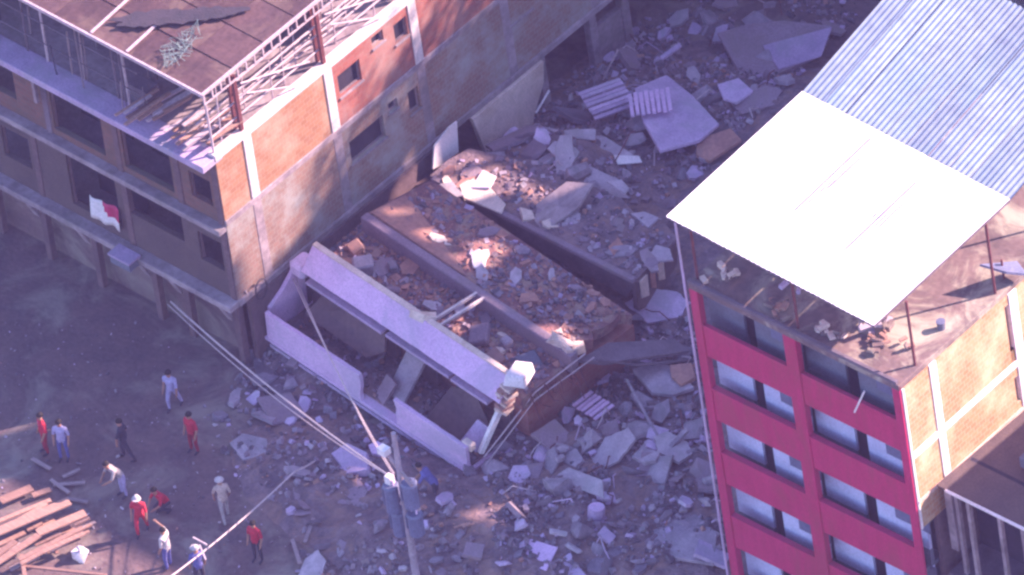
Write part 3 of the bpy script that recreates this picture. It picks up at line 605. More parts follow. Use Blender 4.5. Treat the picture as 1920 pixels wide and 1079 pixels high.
for i, (x, y, h, rad) in enumerate([(9.5, 34, 22.6, 2.6), (13.6, 34.5, 25.4, 2.4), (17.6, 34, 27.8, 2.3), (4.0, 35, 21.5, 2.8)]):
    tr_ = thing('added_shade_tree', (x, y, 0), ('first', 'second', 'third', 'fourth')[i] + ' unseen tree added behind the shading block to dapple its shadow', 'tree', 'trees added to dapple the shadow')  # unseen trees added to break up the block's shadow edge
    MB().tube((0, 0, -.2), (.2, 0, h - rad), .35, .12, 9).tube((.1, 0, h - rad * 2), (1.2, .5, h - rad * .6), .12, .04, 6).tube((.1, 0, h - rad * 2), (-1.1, -.4, h - rad * .5), .12, .04, 6).build('trunk', m_bark, tr_)
    lf = MB(); cl0 = [Vector((random.gauss(0, .5), random.gauss(0, .4), random.gauss(0, .5))) * rad + Vector((0, 0, h - rad)) for _ in range(14)]
    for k in range(750):
        c = random.choice(cl0) + Vector((random.gauss(0, 1), random.gauss(0, 1), random.gauss(0, 1))) * (.28 * rad)
        e1 = Vector((random.gauss(0, 1), random.gauss(0, 1), random.gauss(0, .6))).normalized() * random.uniform(.16, .34); e2 = e1.cross(Vector((random.gauss(0, 1), random.gauss(0, 1), 1))).normalized() * .14
        lf.add([c - e1, c + e2, c + e1, c - e2], [(0, 1, 2, 3)])
    lf.build('crown', m_leaf, tr_)
EB = thing('added_shade_block_east', (38, 6, 0), 'plain unseen block added right of the site to shade the low building', 'building')  # unseen block added to shade the low building's roof
MB().box(0, 8, 0, 18, 0, 17.2).build('wall', m_plas, EB)
MB().box(-.15, 8.15, -.15, 18.15, 17.203, 17.4).build('roof', m_con, EB)
for z in (4, 7, 10, 13):
    for y in (2, 6, 10, 14): MB().box(-.03, -.005, y, y + 1.2, z, z + 1.3).build('window', m_slate, EB)

# ------------------------------------------------------------------ slabs and panels lying in the rubble, one by one
def slab(px, z, th, m_, name, label, cat, gx=0, gy=0, u0=None):
    c = sum((G(u, v, z) for u, v in px), Vector()) / len(px)
    nrm = Vector((-gx, -gy, 1))
    pts = []
    for u, v in px:
        d = ray(u, v); t = (Vector((c.x, c.y, z)) - CC).dot(nrm) / d.dot(nrm); pts.append(CC + d * t - Vector((c.x, c.y, z)))
    o = MB().poly(pts, th).build(name, m_, label=label, cat=cat, bevel=.02)
    o.location = (c.x, c.y, z)
    return o
SL = [
 ([(1190, 165), (1250, 140), (1300, 180), (1348, 232), (1312, 262), (1237, 282), (1205, 225)], 2.3, .15, m_lil2, 'large lilac floor slab lying flat behind the fallen building', .05, -.15),
 ([(1345, 62), (1400, 45), (1470, 38), (1560, 48), (1530, 105), (1455, 140), (1390, 142), (1372, 112)], .85, .16, m_mauve, 'biggest mauve slab, topmost in the rubble near the white roof', .0, .02),
 ([(1430, 85), (1560, 50), (1540, 105), (1460, 130)], .93, .06, m_lil2, 'lilac sheet lying on the biggest mauve slab', .0, .02),
 ([(1015, 236), (1070, 248), (1135, 256), (1188, 290), (1140, 302), (1085, 272)], 2.1, .14, m_conl, 'long pale slab left of the large lilac floor slab', .05, 0),
 ([(1000, 432), (1006, 382), (1062, 340), (1112, 344), (1085, 388), (1022, 432)], 3.0, .12, m_plas, 'grey beige wall panel tilted just behind the dark rear wall', .1, .25),
 ([(1182, 400), (1208, 396), (1236, 408), (1215, 427)], 2.85, .1, m_conl, 'small pale wedge slab left of the white roof corner', 0, .1),
 ([(1136, 340), (1165, 336), (1180, 352), (1172, 364)], 2.88, .08, m_conl, 'small pale flake right of the grey beige panel', 0, .1),
 ([(1306, 262), (1370, 240), (1390, 262), (1330, 302), (1305, 290)], 2.2, .15, m_orange, 'reddish slab beside the white roof edge', 0, 0),
 ([(1345, 158), (1385, 146), (1412, 170), (1382, 192), (1356, 184)], 2.1, .12, m_lil2, 'lilac slab between the big mauve slab and the white roof', .1, -.1),
 ([(1150, 290), (1198, 292), (1204, 304), (1158, 308)], 2.2, .06, m_white, 'narrow whitish flake at the end of the long pale slab', 0, 0),
 ([(1186, 692), (1228, 676), (1262, 688), (1302, 726), (1262, 740), (1222, 736)], .95, .16, m_con, 'broad grey slab in the rubble right of the fallen building', .0, -.05),
 ([(1100, 672), (1148, 670), (1140, 712), (1108, 722)], .6, .12, m_lil2, 'dim lilac slab right of the broken column head', .1, 0),
 ([(1256, 684), (1296, 680), (1304, 706), (1276, 722), (1258, 706)], 1.1, .2, m_orange, 'brownish block by the red building edge', 0, .1),
 ([(1205, 905), (1222, 858), (1262, 852), (1246, 908)], .9, .12, m_con, 'upright grey slab near the foot of the red building', .1, .5),
 ([(1222, 968), (1300, 960), (1345, 1000), (1338, 1058), (1268, 1046), (1224, 1010)], .75, .14, m_con, 'wide grey slab at the bottom beside the red building', 0, 0),
 ([(1012, 950), (1062, 938), (1104, 966), (1110, 1000), (1052, 1022), (1016, 1000)], .7, .14, m_con, 'grey slab above the striped lilac sheet', 0, .1),
 ([(1100, 1010), (1132, 988), (1188, 1048), (1160, 1079), (1100, 1070)], .6, .16, m_con, 'grey slab at the bottom middle of the rubble', .05, .1),
 ([(1044, 890), (1066, 876), (1130, 900), (1132, 934), (1082, 916)], 1.0, .05, m_conl, 'crumpled pale sheet in the front rubble', .2, .3),
 ([(962, 1048), (994, 1010), (1046, 1026), (1024, 1070)], .8, .05, m_lil, 'bright lilac sheet with a dark stripe at the bottom', .1, .2),
 ([(1026, 1079), (1040, 1044), (1075, 1050), (1100, 1079)], .6, .08, m_lil2, 'lilac slab at the bottom edge beside the striped sheet', 0, .1),
 ([(950, 900), (962, 872), (988, 872), (996, 888), (978, 908)], .8, .4, m_lil2, 'chunky lilac block below the fallen post', 0, .2),
 ([(1018, 880), (1024, 846), (1040, 836), (1046, 868), (1034, 890)], .9, .1, m_con, 'upright grey slab beside the rounded slab', .3, .8),
 ([(1048, 848), (1062, 834), (1082, 842), (1094, 862), (1078, 876), (1056, 866)], .9, .16, m_con, 'rounded grey slab in the front rubble', .2, .3),
 ([(940, 960), (980, 940), (1010, 980), (1000, 1020), (950, 1010)], .45, .14, m_cond, 'dark slab left of the grey slab above the striped sheet', 0, 0),
 ([(545, 892), (590, 884), (612, 914), (596, 940), (552, 936)], .35, .14, m_mauve, 'mauve slab left of the transformer pole, nearest the cable', 0, .05),
 ([(612, 892), (662, 884), (690, 920), (676, 950), (628, 944)], .38, .14, m_mauve, 'mauve slab left of the transformer, right of its twin', 0, .05),
 ([(620, 850), (650, 830), (688, 848), (690, 880), (650, 888)], .6, .35, m_lil2, 'lilac boulder under the cable left of the transformer', .1, .2),
 ([(690, 834), (708, 826), (722, 836), (712, 852), (696, 850)], .5, .3, m_lil, 'small bright lilac chunk left of the pole top', 0, .2),
 ([(470, 655), (520, 650), (560, 690), (570, 730), (520, 740), (480, 700)], .12, .12, m_cond, 'faint brown slab on the ground left of the fallen balcony', 0, 0),
 ([(480, 745), (545, 735), (575, 780), (510, 795)], .25, .12, m_mauve, 'mauve plate below the fallen balcony left end', 0, 0),
 ([(430, 830), (455, 812), (500, 822), (505, 852), (455, 862)], .25, .15, m_con, 'grey slab at the left end of the rubble', 0, .1),
 ([(1130, 640), (1180, 600), (1230, 590), (1190, 640)], .5, .12, m_cond, 'dark slab at the foot of the fallen building right side', 0, .1),
 ([(848, 352), (878, 336), (915, 348), (948, 382), (940, 400), (900, 384), (870, 372)], 2.9, .07, m_cream, 'cream plaster slab added to brighten the sun patch on the upper fallen roof by the left wall', .05, .05),  # pale plaster put in to brighten the sun patch here
 ([(882, 352), (905, 318), (930, 330), (918, 352)], 3.0, .08, m_white, 'white plaster flake added to brighten the sun patch above the cream plaster slab', .1, .1),
 ([(886, 500), (882, 474), (898, 466), (908, 476), (906, 500), (896, 506)], 3.5, .26, m_white, 'bright white chunk alone on the middle roof slab', .0, .3),
 ([(822, 345), (848, 340), (870, 366), (852, 370)], 2.92, .07, m_conl, 'pale flake left of the cream plaster slab', .0, .0),
]
for px, z, th, m_, lab, gx, gy in SL:
    if lab == 'x': continue
    cat = 'sheet' if 'sheet' in lab else ('wall panel' if 'panel' in lab else ('chunk' if ('chunk' in lab or 'block' in lab or 'boulder' in lab) else 'slab'))
    slab(px, z, th, m_, {'sheet': 'fallen_sheet', 'wall panel': 'fallen_wall_panel', 'chunk': 'concrete_chunk', 'slab': 'concrete_slab'}[cat], lab, cat, gx, gy)
# white torn sheet standing at the undercroft
ws = MB().poly([GX(812, 318, .5), GX(815, 275, .5), GX(842, 240, .5), GX(857, 228, .5), GX(860, 285, .5), GX(832, 308, .5)], .06)
ws.build('torn_sheet', m_white, label='white torn panel standing against the left building beside the dark hole', cat='panel')
# ribbed sheets on the lilac floor slab
def ribbed(u0, v0, u1, v1, wid, z, nrib, m_, label, gy=0):
    c = thing('ribbed_panel', (0, 0, 0), label, 'ribbed panel')
    a = G(u0, v0, z); b = G(u1, v1, z); d = (b - a); n_ = Vector((-d.y, d.x, 0)).normalized()
    c.location = a
    for i in range(nrib):
        o_ = n_ * (wid * (i / (nrib - 1) - .5))
        MB().beam(o_ + Vector((0, 0, .04 * (i % 2))), d + o_ + Vector((0, 0, .04 * (i % 2))), wid / nrib * .8, .05).build('rib', m_, c)
ribbed(1216, 172, 1222, 214, 1.3, 2.6, 8, m_lil, 'lilac ribbed panel on the large lilac floor slab')
ribbed(1100, 200, 1178, 172, 1.4, 2.2, 7, m_lil2, 'fanned lilac ribbed panel left of the large lilac floor slab')
ribbed(1095, 775, 1130, 748, 1.0, 1.0, 6, m_lil, 'lilac ribbed fragment in the rubble right of the fallen post')
# barrel and long poles
br = thing('barrel', G(1118, 975, .7), 'pale round drum lying in the front rubble', 'drum')
MB().tube((0, 0, .05), (0, .1, .5), .3, .3, 14).build('body', m_lil2, br); MB().tube((0, .1, .502), (0, .105, .53), .27, .27, 14).build('lid', m_lil, br)
def stick(u0, v0, z0, u1, v1, z1, r, m_, name, label, cat, group=None, flat=False):
    a, b = G(u0, v0, z0), G(u1, v1, z1)
    mb = MB().beam(Vector(), b - a, r * 2.2, r) if flat else MB().tube(Vector(), b - a, r)
    o_ = mb.build(name, m_, label=label, cat=cat, group=group); o_.location = a; return o_
stick(1175, 712, 1.4, 1246, 842, .8, .06, m_con, 'long_pole', 'long grey pole slanting across the rubble right of the fallen building', 'pole')
stick(1248, 848, .9, 1288, 806, 1.3, .08, m_con, 'stick_board', 'short grey board near the red building pointing up right', 'board', None, True)
stick(1225, 925, .8, 1280, 955, .7, .08, m_con, 'stick_board', 'grey board lying above the wide bottom slab', 'board', None, True)
stick(1135, 850, .8, 1138, 905, .8, .05, m_con, 'stick_board', 'thin grey post in the front rubble centre', 'post')
stick(1290, 846, .8, 1340, 846, .8, .04, m_con, 'stick_board', 'thin level pole by the red building edge', 'pole')
stick(1130, 150, 1.4, 1158, 95, 3.0, .03, m_steel, 'leaning_rod', 'thin rod leaning at the dark undercroft', 'rod')
stick(1005, 212, 1.6, 1030, 170, 2.2, .04, m_white, 'leaning_rod', 'pale rod sticking up at the undercroft mouth', 'rod')
stick(1240, 110, 2.1, 1276, 84, 2.4, .08, m_lil2, 'stick_board', 'lilac board above the large lilac floor slab', 'board', None, True)
for i, (a, b, c, d) in enumerate([(572, 1018, 588, 972), (548, 1012, 562, 1056), (538, 888, 566, 868), (560, 882, 600, 858), (590, 935, 612, 925), (640, 950, 690, 965), (735, 870, 800, 850), (880, 800, 905, 830), (845, 935, 915, 880), (835, 1000, 870, 1040)]):
    stick(a, b, .15, c, d, .25, .06, m_woodg, 'loose_plank', 'loose grey plank scattered on the ground in front of the fallen building', 'plank', 'loose planks by the pole', True)
for i in range(14):
    c = Vector((900 + random.gauss(0, 18), 983 + random.gauss(0, 6), 0)); ang = random.gauss(-.35, .25); l = random.uniform(15, 32)
    stick(c.x - l * math.cos(ang), c.y - l * math.sin(ang) * 1, .5 + random.random() * .3, c.x + l * math.cos(ang), c.y + l * math.sin(ang), .6 + random.random() * .3, .035, m_wood, 'splintered_lath', 'pale splintered lath in the small heap right of the transformer', 'lath', 'laths in the splintered heap', True)

# ------------------------------------------------------------------ loose chunks and chips
def hull(n, sx, sy, sz, seed):
    rnd = random.Random(seed); bm = bmesh.new()
    for i in range(n):
        v = Vector((rnd.uniform(-1, 1), rnd.uniform(-1, 1), rnd.uniform(-1, 1)))
        k = max(abs(v.x), abs(v.y), abs(v.z)); v = v / k * rnd.uniform(.75, 1)
        bm.verts.new((v.x * sx, v.y * sy, v.z * sz))
    r = bmesh.ops.convex_hull(bm, input=bm.verts)
    bmesh.ops.delete(bm, geom=[e for e in r['geom_interior'] if isinstance(e, bmesh.types.BMVert)], context='VERTS')
    me = bpy.data.meshes.new('chunk'); bm.to_mesh(me); bm.free(); return me
CH = []
for i in range(18):
    k = i % 3
    sx, sy, sz = [(1, .8, .6), (1, .9, .22), (1, .45, .35)][k]
    me = hull(16, sx, sy, sz, i); me.materials.append([m_con, m_mauve, m_conl, m_con, m_lil2, m_cond][i % 6]); CH.append(me)
def inpoly(x, y, P):
    c = False; j = len(P) - 1
    for i in range(len(P)):
        if (P[i][1] > y) != (P[j][1] > y) and x < (P[j][0] - P[i][0]) * (y - P[i][1]) / (P[j][1] - P[i][1]) + P[i][0]: c = not c
        j = i
    return c
RA = [(940, 1079), (905, 880), (960, 800), (1010, 730), (1090, 670), (1200, 600), (1290, 545), (1370, 1079)]
RBp = [(400, 800), (465, 650), (520, 640), (620, 720), (880, 880), (900, 1079), (560, 1079), (540, 960), (440, 900)]
RC = [(830, 330), (880, 280), (1000, 210), (1100, 110), (1200, 40), (1300, 0), (1640, 0), (1260, 385), (1270, 450), (1190, 540), (1010, 440)]
def rpt(P):
    u0, u1 = min(p[0] for p in P), max(p[0] for p in P); v0, v1 = min(p[1] for p in P), max(p[1] for p in P)
    while True:
        u, v = random.uniform(u0, u1), random.uniform(v0, v1)
        if inpoly(u, v, P):
            p = G(u, v, .4)
            for _ in range(3): p = G(u, v, max(0, HZ(p.x, p.y)))
            return p
cnt = 0
for P, n_, lab, grp, smin, smax in ((RA, 120, 'broken grey concrete chunk in the rubble right of the fallen building', 'chunks in the right rubble', .10, .6),
                                   (RBp, 80, 'small broken concrete chunk on the ground before the fallen balcony', 'chunks before the fallen balcony', .1, .36),
                                   (RC, 95, 'broken concrete chunk in the rubble field behind the fallen building', 'chunks in the rear rubble', .10, .6)):
    for i in range(n_):
        p = rpt(P); s_ = smin + (smax - smin) * random.random() ** 2.2
        o = bpy.data.objects.new('concrete_chunk', random.choice(CH)); COL.objects.link(o)
        o.location = (p.x, p.y, max(0, HZ(p.x, p.y)) + s_ * .15)
        o.rotation_euler = (random.gauss(0, .35), random.gauss(0, .35), random.uniform(0, 6.28)); o.scale = (s_, s_ * random.uniform(.7, 1.1), s_ * random.uniform(.7, 1.1))
        tag(o, lab, 'chunk', grp); cnt += 1
PL = []
for i in range(12):
    rnd = random.Random(400 + i); n_ = rnd.choice((4, 5, 5, 6)); t0 = rnd.random()
    pts = [(math.cos(t0 + 2 * math.pi * k / n_) * rnd.uniform(.6, 1.15), math.sin(t0 + 2 * math.pi * k / n_) * rnd.uniform(.45, .85), 0) for k in range(n_)]
    out = []
    for k in range(n_):
        p_, q_ = Vector(pts[k]), Vector(pts[(k + 1) % n_]); out.append(tuple(p_))
        for j in (1, 2, 3): out.append(tuple(p_.lerp(q_, j / 4) * rnd.uniform(.93, 1.03)))
    me = bpy.data.meshes.new('plate'); mb = MB().poly(out, .16); me.from_pydata(mb.v, [], mb.f)
    me.materials.append([m_con, m_lil2, m_conl, m_lil2, m_con, m_mauve][i % 6]); PL.append(me)
for P, n_, lab, grp in ((RA, 30, 'tilted broken concrete plate in the rubble right of the fallen building', 'plates in the right rubble'), (RC, 44, 'tilted broken concrete plate in the rubble field behind the fallen building', 'plates in the rear rubble'), (RBp, 14, 'flat broken concrete plate on the ground before the fallen balcony', 'plates before the fallen balcony')):
    for i in range(n_):
        p = rpt(P); s_ = random.uniform(.22, .5) if random.random() < .62 else random.uniform(.6, 1.25)
        if P is RBp: s_ *= .7
        o = bpy.data.objects.new('concrete_plate', random.choice(PL)); COL.objects.link(o)
        o.location = (p.x, p.y, max(0, HZ(p.x, p.y)) + .12 + .15 * random.random())
        o.rotation_euler = (random.gauss(0, .28), random.gauss(0, .28), random.uniform(0, 6.28)); o.scale = (s_, s_ * random.uniform(.6, 1.1), random.uniform(.6, 1.1))
        tag(o, lab, 'slab', grp)
for P, n_, lab, grp in ((RA, 22, 'bent thin bar sticking out of the rubble right of the fallen building', 'bars in the right rubble'), (RC, 26, 'bent thin bar sticking out of the rear rubble field', 'bars in the rear rubble')):
    for i in range(n_):
        p = rpt(P); a_ = random.uniform(0, 6.28); l_ = random.uniform(.5, 1.4); d_ = Vector((math.cos(a_), math.sin(a_), 0)) * l_
        o = MB().path([(0, 0, -.05), d_ * .4 + Vector((0, 0, random.uniform(.1, .4))), d_ * .8 + Vector((random.uniform(-.2, .2), random.uniform(-.2, .2), random.uniform(.1, .5))), d_ + Vector((0, 0, random.uniform(-.05, .3)))], .022, 5).build('bent_bar', random.choice((m_steel, m_rust, m_lil2)), label=lab, cat='rebar', group=grp)
        o.location = (p.x, p.y, max(0, HZ(p.x, p.y)) + .08)
CB_ = [(-1, -1, -1), (1, -1, -1), (1, 1, -1), (-1, 1, -1), (-1, -1, 1), (1, -1, 1), (1, 1, 1), (-1, 1, 1)]
def chip(mb, p, s_, flat=.5, mi=0):
    e = Matrix.Rotation(random.uniform(0, 6.28), 3, 'Z') @ Matrix.Rotation(random.gauss(0, .5), 3, 'X') @ Matrix.Rotation(random.gauss(0, .5), 3, 'Y')
    a, b = random.uniform(.5, 1), random.uniform(.35, .8)
    mb.add([p + e @ Vector((c[0] * s_ * a * random.uniform(.7, 1.1), c[1] * s_ * b * random.uniform(.7, 1.1), c[2] * s_ * flat * random.uniform(.4, 1))) for c in CB_], BOXF, None, mi)
chipm = [m_con, m_mauve, m_cond, m_conl, m_orange, m_lil2]
def pick(wts):
    r = random.random() * sum(wts)
    for i, w_ in enumerate(wts):
        r -= w_
        if r < 0: return i
    return 0
for P, n_, nm, wts in ((RA, 6000, 'small_rubble', (5, 4, 5, 1, .2, 1.3)), (RBp, 2600, 'small_rubble', (4, 4, 4, 1, .6, .8)), (RC, 7500, 'small_rubble', (4, 5, 4, 2, .5, 2))):
    mb = MB()
    for i in range(n_):
        p = rpt(P)
        if fb(p.x + 9, p.y - 4, .55) < random.uniform(-.45, .35): continue
        p.z = max(0, HZ(p.x, p.y)) + .02; chip(mb, p, .025 + .17 * random.random() ** 3.5, .5, pick(wts))
    mb.build(nm, chipm, kind='stuff', label='small broken concrete bits and dust strewn over the collapse', cat='rubble')
mb = MB()                     # bits on the fallen building itself
for i in range(3000):
    r = random.random()
    if r < .42: q = Vector((random.uniform(.6, 10.2), random.uniform(2.0, 4.0), 2.18)); wts = (1, 4, .8, 1.2, 6, .3)
    elif r < .85:
        q = Vector((random.uniform(.8, 10.1), random.uniform(4.5, 7.1), 2.0)); q.z = 2.79 - .19 * (q.y - 4.4); wts = (1, 5, 1.5, 1, 5, .3)
        if q.x < 4.5 and q.y < 5.4 and random.random() < .8: continue
    else: q = Vector((random.uniform(.2, 9.4), random.uniform(.15, 1.8), .03)); wts = (3, 3, 3, 1, 1, 1)
    chip(mb, q, .03 + .16 * random.random() ** 3, .5, pick(wts))
for i in range(1500):
    u, v = random.uniform(810, 1270), random.uniform(280, 530)
    if inpoly(u, v, [(830, 320), (1190, 515), (1260, 448), (1165, 375), (1000, 300), (880, 285)]): chip(mb, FI @ G(u, v, ZB + .02), .03 + .17 * random.random() ** 2.6, .5, pick((3, 5, 3, 2.5, 1.4, 1.5)))
o = mb.build('roof_debris', chipm, FBd, kind='stuff')
for i in range(46):
    mm = random.choice((m_orange, m_orange, m_mauve, m_conl, m_con, m_cream)); z_ = 0
    if i < 14: q = Vector((random.uniform(1, 9.6), random.uniform(2.4, 3.8), 2.28))
    elif i < 30: q = Vector((random.uniform(1.2, 9.8), random.uniform(4.8, 6.9), 0)); q.z = 2.9 - .19 * (q.y - 4.4)
    else:
        u, v = random.uniform(830, 1240), 0; v = random.uniform(300, 340) + (u - 830) * .42; q = FI @ G(u, v, ZB + .1)
    src = random.choice(PL); me = src.copy(); me.materials.clear(); me.materials.append(mm)
    o = bpy.data.objects.new('broken_plate', me); COL.objects.link(o); o.parent = FBd
    k_ = random.uniform(.2, .62); o.location = q; o.scale = (k_, k_ * random.uniform(.6, 1), random.uniform(.4, .8)); o.rotation_euler = (random.gauss(0, .16), random.gauss(0, .16), random.uniform(0, 6.28))
mb = MB()                     # grit and scraps on the bare ground
for i in range(520):
    p = G(random.uniform(0, 560), random.uniform(600, 1079), 0)
    if p.x < 0 and p.y > -.5: continue
    p.z = .03; chip(mb, p, .02 + .07 * random.random() ** 3, .4, pick((4, 3, 4, 2, .5, 1)))
mb.build('small_rubble', chipm, kind='stuff', label='sparse grit and scraps scattered over the bare ground', cat='grit')
# dust and bricks heaped between the left wall and the fallen roof
mb = MB()
for i in range(900):
    u, v = random.gauss(660, 45), random.gauss(425, 26)
    p = G(u, v, 2.2)
    if p.x < .1: p.x = .1 + random.random() * .6
    chip(mb, p, .04 + .15 * random.random() ** 3, .5, pick((2, 3, 3, 1, 4, .2)))
mb.build('small_rubble', chipm, kind='stuff', label='reddish bricks and dust heaped against the left building wall', cat='rubble')

# ------------------------------------------------------------------ lumber pile at lower left
planks = [(-20, 985, 95, 938, .5, .15), (-10, 1000, 130, 940, .6, .34), (35, 975, 88, 945, .55, .12), (70, 1000, 160, 962, .5, .30), (-20, 1050, 30, 1015, .55, .2), (-10, 1058, 72, 1004, .6, .22),
          (35, 1050, 155, 990, .62, .16), (38, 1058, 80, 1035, .65, .14), (80, 1035, 158, 1000, .7, .16), (140, 985, 168, 972, .5, .1), (0, 940, 60, 915, .3, .3), (60, 930, 95, 918, .25, .2), (45, 1062, 200, 1079, .5, .1), (40, 1040, 48, 1090, .55, .12)]
for i, (a, b, c, d, z, wd) in enumerate(planks):
    p, q = G(a, b, z), G(c, d, z + random.uniform(-.05, .1))
    o = MB().beam(Vector(), q - p, wd * 1.15, .07).build('plank', m_wood, label='sunlit reddish plank in the lumber pile at lower left', cat='plank', group='planks of the lumber pile', bevel=.008); o.location = p
for i in range(22):
    u, v = random.uniform(0, 165), 0; v = 1055 - .42 * u + random.uniform(-45, 22); l = random.uniform(20, 60)
    p = G(u - l / 2, v + l * .23, random.uniform(.1, .42)); q = G(u + l / 2, v - l * .23, random.uniform(.1, .45))
    o = MB().beam(Vector(), q - p, random.uniform(.08, .22), .05).build('plank', m_wood if i % 3 else m_woodg, label='sunlit reddish plank in the lumber pile at lower left', cat='plank', group='planks of the lumber pile'); o.location = p
for i, (a, b, c, d) in enumerate([(95, 900, 130, 925), (100, 910, 160, 905), (118, 895, 150, 880), (125, 935, 165, 942), (60, 860, 95, 880)]):
    stick(a, b, .1, c, d, .15, .06, m_woodg, 'grey_plank', 'grey plank lying on shaded ground beyond the lumber pile', 'plank', 'grey planks beyond the lumber pile', True)
bn = thing('bundle', G(152, 1048, 0), 'whitish crumpled bag beside the lumber pile', 'bag')
me = hull(30, .28, .24, .22, 77); me.materials.append(m_white); o = bpy.data.objects.new('bag_body', me); COL.objects.link(o); o.parent = bn; o.location = (0, 0, .2)
me = hull(18, .1, .08, .12, 78); me.materials.append(m_white); o = bpy.data.objects.new('bag_knot', me); COL.objects.link(o); o.parent = bn; o.location = (.02, 0, .48)

# ------------------------------------------------------------------ utility pole, transformers, cables
PB = G(798, 1190, 0)
UP = thing('utility_pole', PB, 'utility pole with blue grey transformers and crossarm in front of the fallen building', 'utility pole')
def up(mb, name, m_, **k): return mb.build(name, m_, UP, **k)
up(MB().tube((0, 0, -.3), (0, 0, 9.25), .16, .09, 12), 'pole', m_con, smooth=False)
up(MB().beam((-.95, .35, 7.55), (.85, -.3, 7.55), .1, .12), 'crossarm', m_woodg)
up(MB().beam((-.6, -.1, 6.0), (.6, .1, 6.0), .1, .1), 'crossarm', m_steel)
for (x, y, z, h) in ((-.42, -.12, 5.6, 1.1), (.42, -.05, 6.2, 1.0), (.40, .0, 4.9, .85), (-.45, .05, 4.4, .95)):
    t = up(MB().tube((x, y, z), (x, y, z + h), .27, .27, 14), 'transformer_tank', m_trans, smooth=False)
    MB().tube((x, y, z + h + .003), (x, y, z + h + .08), .29, .24, 14).build('transformer_lid', m_trans, t)
    for dx in (-.12, .12): MB().tube((x + dx, y, z + h + .09), (x + dx, y, z + h + .32), .04, .03, 8).build('bushing', m_lil2, t)
    MB().box(x - .33, x - .28, y - .15, y + .15, z + .15, z + h - .15).build('cooling_fin', m_trans, t)
up(MB().box(-1.1, -.72, .1, .42, 7.62, 7.9), 'fuse_box', m_white, bevel=.02); up(MB().box(-.62, -.34, -.2, .05, 6.75, 7.1), 'fuse_box', m_white, bevel=.02)
def cable(pts, sag, r, m_, name, label, cat='cable', n_=14):
    P_ = []
    for (a, b, s_) in zip(pts[:-1], pts[1:], sag):
        a, b = Vector(a), Vector(b)
        for i in range(n_ + 1):
            t = i / n_; P_.append(a.lerp(b, t) - Vector((0, 0, s_ * 4 * t * (1 - t))))
    o_ = MB().path([p - P_[0] for p in P_], r, 5).build(name, m_, label=label, cat=cat); o_.location = P_[0]; return o_
ph = PB + Vector((-.5, 0, 7.0))
cable([ph, (-3.0, -.38, 1.7)], [.35], .035, m_cable, 'cable', 'pale cable from the transformer pole to the left building ledge')
cable([ph + Vector((0, .05, -.1)), (-3.2, -.36, 1.45)], [.55], .02, m_cable, 'cable', 'thin lower cable running alongside to the left building ledge')
cable([ph + Vector((.1, .1, .1)), (.06, 2.47, 2.54)], [.55], .022, m_cable, 'cable', 'thin cable from the pole across the fallen balcony to the left wall')
cable([ph + Vector((.05, .1, .0)), (.06, 2.6, 2.5)], [.75], .018, m_cable, 'cable', 'second thin cable sagging across the fallen balcony')
cable([(.05, .35, 3.3), G(512, 600, .9)], [.15], .025, m_cable, 'cable', 'short loose cable hanging from the left building corner')
cable([G(280, 1110, 3.5), G(552, 885, 1.2), G(600, 858, .3)], [.2, .05], .032, m_cable, 'cable', 'thick pale cable slanting across the people to the rubble')
sp = MB().beam(G(362, 1008, 2.9), G(388, 1022, 2.9), .05, .05); sp.beam(G(374, 1022, 2.9), G(386, 1050, 2.6), .05, .05)
sp.build('cable_bracket', m_steel, label='small pale bracket on the thick cable among the people', cat='bracket')
cl_ = MB()
for k in range(16):
    t0 = 2 * math.pi * k / 16; t1 = 2 * math.pi * (k + 1) / 16
    cl_.tube((.2, .95 + .28 * math.cos(t0), 3.0 + .42 * math.sin(t0)), (.2, .95 + .28 * math.cos(t1), 3.0 + .42 * math.sin(t1)), .03, .03, 5)
cl_.build('cable_coil', m_cabled, label='coil of dark cable at the foot of the left building corner', cat='cable coil')

